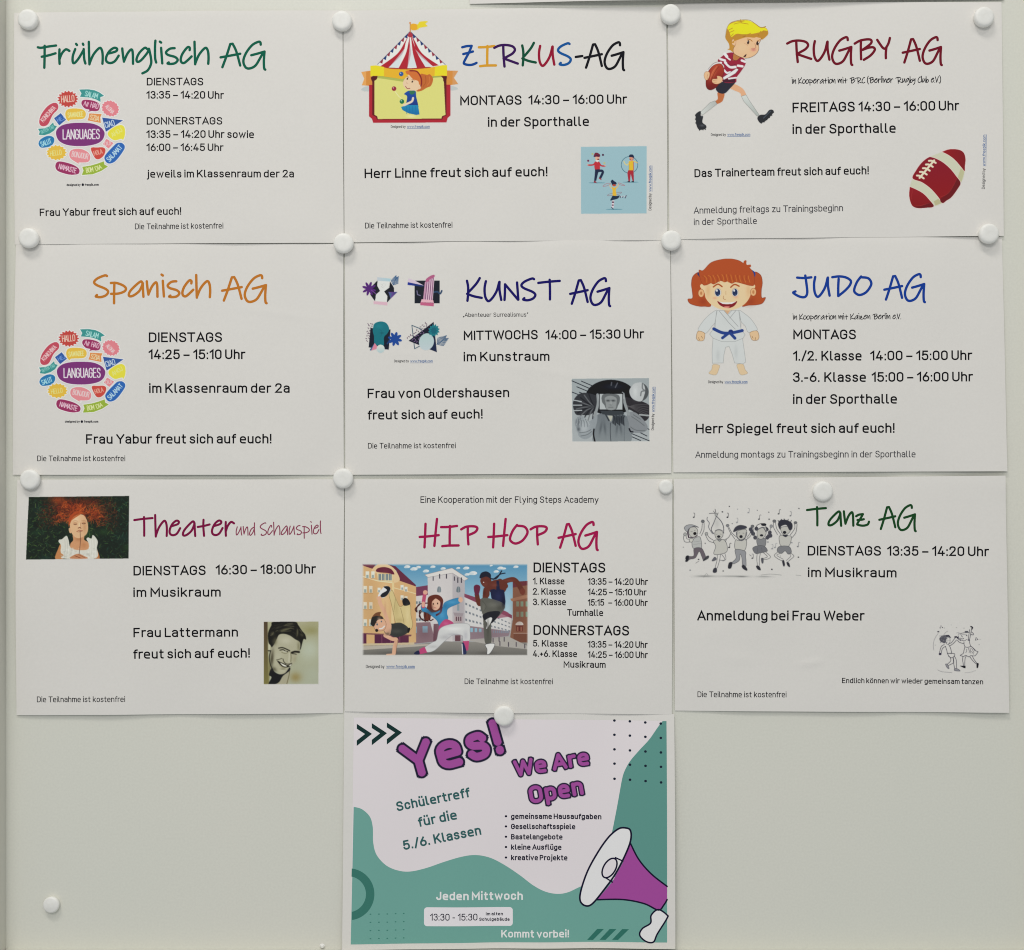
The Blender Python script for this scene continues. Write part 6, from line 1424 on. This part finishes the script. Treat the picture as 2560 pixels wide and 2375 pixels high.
for y in ((1195, 1195, 1195, 1194, 1193), (1241, 1241, 1241, 1240, 1239), (1288, 1287, 1287, 1286, 1285), (1334, 1333, 1333, 1332, 1331)):
    for x, yy in zip((200, 248, 296, 343, 389), y): dots.append(([(ZP[0]+(x-2)/2.2897, ZP[1]+yy/2.2897), (ZP[0]+(x+2)/2.2897, ZP[1]+yy/2.2897)], False))
s.ribbons('dot_pattern', dots, 6/2.2897, '3f776c', 'round', .11)
dots = []
for ys in ((93, 97, 103, 109), (174, 178, 184, 190), (257, 262, 267, 272), (338, 343, 348, 353), (424, 428, 434, 441)):
    for x, yy in zip((1593, 1681, 1769, 1857), ys): dots.append(([(ZP[0]+(x-.7)/2.2897, ZP[1]+yy/2.2897), (ZP[0]+(x+.7)/2.2897, ZP[1]+yy/2.2897)], False))
s.ribbons('dot_pattern', dots, 14/2.2897, '1a2232', 'round', .13)
for k in range(3):
    s.fill('slash_mark', ZP, [(1436+k*71, 1343-k), (1470+k*71, 1343-k), (1532+k*71, 1280-k), (1494+k*71, 1280-k)], '2f6a5f', .11)
    s.fill('chevron', ZP, [(120+k*86, 112-k*4), (207+k*86, 169-k*4), (120+k*86, 238-k*4), (120+k*86, 207-k*4), (167+k*86, 170-k*4), (120+k*86, 140-k*4)], '16302f', .09)
NV = '14122c'; PU = '9a4791'
for args, (bx0, by0, bx1, by1) in ((('Yes!', 408, 437, 968, 279, 206, .218, 12), (330, 60, 980, 450)), (('We Are', 1026, 416, 1454, 346, 96, .215, 8), (990, 255, 1470, 435)), (('Open', 1114, 570, 1420, 516, 102, .215, 8), (1085, 425, 1435, 595))):
    pp = Pic(ZP[0], ZP[1], ZP[2], bx0, by0, bx1, by1, LIL); pp.fat(*args, PU, NV)
    s.picture(pp, 'headline_text', base=.07)
for t, a, b, c, d, h in (('Schülertreff', 352, 612, 772, 528, 55), ('für die', 476, 702, 696, 656, 55), ('5./6. Klassen', 390, 834, 834, 743, 55)):
    s.text(ZP, t, a, b, c, d, h, w=.18, c='2f5a5a', base=.1)
for t, y, x1 in (('gemeinsame Hausaufgaben', 655, 1518), ('Gesellschaftsspiele', 713, 1369), ('Bastelangebote', 772, 1296), ('kleine Ausflüge', 831, 1290), ('kreative Projekte', 891, 1324)):
    s.text(ZP, t, 1002, y, x1, y+1, 31, w=.19, c='1b1b2c', base=.1)
    s.ribbons('bullet', [([(ZP[0]+972/ZP[2], ZP[1]+(y-16)/ZP[2]), (ZP[0]+974/ZP[2], ZP[1]+(y-16)/ZP[2])], False)], 12/ZP[2], '1b1b2c', 'round', .1)
s.text(ZP, 'Jeden Mittwoch', 574, 1117, 1070, 1117, 47, w=.19, c='dfe6e2', base=.12)
s.text(ZP, 'Kommt vorbei!', 946, 1331, 1333, 1328, 43, w=.18, c='dfe6e2', base=.12)
s.fill('time_plate', ZP, rounded(P('505,1158,18 1012,1158,18 1012,1265,18 505,1265,18'), True), 'd9d3d8', .12)
s.text(ZP, '13:30 - 15:30', 540, 1233, 810, 1233, 39, w=.125, c='1b1b2c', base=.15)
s.text(ZP, 'im alten', 858, 1205, 956, 1205, 18, w=.2, c='1b1b2c', base=.15); s.text(ZP, 'Schulgebäude', 820, 1235, 994, 1236, 18, w=.2, c='1b1b2c', base=.15)
# megaphone
mp = s.fill('megaphone_horn', ZP, spline(P('1683,790 1730,880 1800,960 1890,1030'))+spline(P('1890,1105 1872,1135 1840,1165 1760,1130 1640,1110 1495,1114'))+P('1580,1010 1640,900'), PU, .12)
s.stroke('outline', ZP, '1683,790 1730,880 1800,960 1890,1030', 9, NV, .15, parent=mp); s.stroke('outline', ZP, '1890,1105 1872,1135 1840,1165 1760,1130 1640,1110 1495,1114', 9, NV, .15, parent=mp)
s.fill('megaphone_handle', ZP, '1840,1162 1800,1195 1796,1240 1750,1272 1735,1310 1770,1345 1812,1348 1835,1300 1889,1212 1889,1192', 'ddd6d8', .15, smooth=True, outline=NV, ow=9)
s.fill('megaphone_bell', ZP, '1655,702 1615,708 1560,755 1500,840 1440,950 1402,1060 1397,1120 1425,1148 1465,1138 1530,1060 1600,960 1660,840 1685,765 1682,715', 'ddd6d8', .18, smooth=True, outline=NV, ow=10)
s.stroke('outline', ZP, '1597,872 1640,891', 8, NV, .21); s.stroke('outline', ZP, '1542,988 1580,1012', 8, NV, .21)
s.fill('speaker_core', ZP, [(1564+(34*math.cos(t)*.86-62*math.sin(t)*.5), 932+(34*math.cos(t)*.5+62*math.sin(t)*.86)) for t in np.linspace(0, 2*math.pi, 25)[:-1]], 'd6cfd2', .23, outline=NV, ow=9)

# 11 the sheet above, only its lower edge in view
s = Sheet([(1172, -925), (2507, -935), (2509, 1), (1174, 11)], 1.1, top=.5, bottom=(.0, lambda u: 5.2*np.sin(np.pi*np.clip(u, 0, 1)**.8)**1.5), left=.3, right=.3, bulge=.2, seed=11).make(
    'paper_notice', 'blank lower edge of a sheet hanging above, cut off by the top of the photo', 'notice', G)

# ---------------------------------------------------------------- magnets
def magnet(px, py, r, h, base, label, seed, dome=.0):
    """lathe: slightly tapered side, rounded rim, shallow dished top"""
    prof = [(.84, 0), (.88, .02), (.90, .08), (.96, .40), (.985, .56), (.985, .66), (.965, .76), (.92, .85), (.85, .925), (.76, .97), (.62, .995), (.42, 1.+dome*.6), (.2, 1.+dome*.9), (0, 1.+dome)]
    n = 48; v = []; f = []
    R = r*K; H = h*MM
    for a, b in prof[:-1]:
        for i in range(n):
            t = 2*math.pi*i/n; v.append((a*R*math.cos(t), -b*H, a*R*math.sin(t)))
    v.append((0, -prof[-1][1]*H, 0)); c = len(v)-1; m = len(prof)-1
    for j in range(m-1):
        for i in range(n): f.append((j*n+i, j*n+(i+1) % n, (j+1)*n+(i+1) % n, (j+1)*n+i))
    for i in range(n): f.append(((m-1)*n+i, (m-1)*n+(i+1) % n, c))
    f.append(tuple(range(n-1, -1, -1)))
    me_name = 'round_magnet'
    o = mesh(me_name, v, f, M_MAGNET, smooth=True)
    k = 1-(base+h)*MM/DIST
    o.location = ((px-CX)*K*k, -base*MM, (CY-py)*K*k); o.rotation_euler = (random.Random(seed).uniform(-.02, .02), random.Random(seed).uniform(0, 6), 0)
    tag(o, label, 'magnet', 'white round magnets')
    return o
MG = [
(67, 46, 25.5, 7, 1.3, 'white round magnet on the top left corner of the green titled Frühenglisch notice'),
(854, 50, 25.5, 7, 1.3, 'white round magnet where the Frühenglisch and ZIRKUS notices meet at the top'),
(1677, 33, 25.5, 7, 1.4, 'white round magnet where the ZIRKUS and RUGBY notices meet at the top'),
(2463, 40, 25.5, 7, 1.4, 'white round magnet on the top right corner of the RUGBY notice'),
(69, 594, 25.5, 7, 1.5, 'white round magnet at the left edge between the Frühenglisch and Spanisch notices'),
(858, 607, 25.5, 7, 1.8, 'white round magnet where the Frühenglisch, ZIRKUS, Spanisch and KUNST notices meet'),
(1679, 600, 25.5, 7, 1.8, 'white round magnet where the ZIRKUS, RUGBY, KUNST and JUDO notices meet'),
(2475, 583, 25.5, 7, 1.6, 'white round magnet on the top right corner of the JUDO notice'),
(72, 1199, 25.5, 7, 1.1, 'white round magnet on the top left corner of the Theater notice above the girl photo'),
(857, 1196, 25.5, 7, 1.4, 'white round magnet between the Theater and HIP HOP notices at their tops'),
(1665, 1217, 18, 5.5, 1.1, 'small white magnet on the top right corner of the HIP HOP notice'),
(2059, 1228, 25.5, 7, 1.1, 'white round magnet above the word Tanz on the dance notice'),
(1260, 1791, 25.5, 7, 1.7, 'white round magnet holding the top edge of the Yes! We Are Open poster'),
(126, 2264, 20.5, 5.5, .0, 'single white magnet on bare board, low on the left, holding nothing'),
]
for i, (a, b, r, h, bs, lb) in enumerate(MG): magnet(a, b, r, h, bs, lb, i, dome=.0 if i < 13 else .12)

# crumb of old adhesive near the lower rail
r = random.Random(5); v = []; f = []
for j in range(5):
    for i in range(8):
        t = 2*math.pi*i/8; q = math.sin(math.pi*(j+.5)/10+.0)
        rad = (1-(j/4.6)**2)**.5*6.5*K*r.uniform(.7, 1.2)
        v.append((rad*math.cos(t), -j*.0006, rad*math.sin(t)*.8))
for j in range(4):
    for i in range(8): f.append((j*8+i, j*8+(i+1) % 8, (j+1)*8+(i+1) % 8, (j+1)*8+i))
f.append(tuple(range(32, 40)))
o = mesh('adhesive_crumb', v, f, M_MAGNET); o.location = (wx(806), -.0001, wz(2364))
tag(o, 'tiny pale crumb of old adhesive on the board just left of the poster foot', 'crumb')
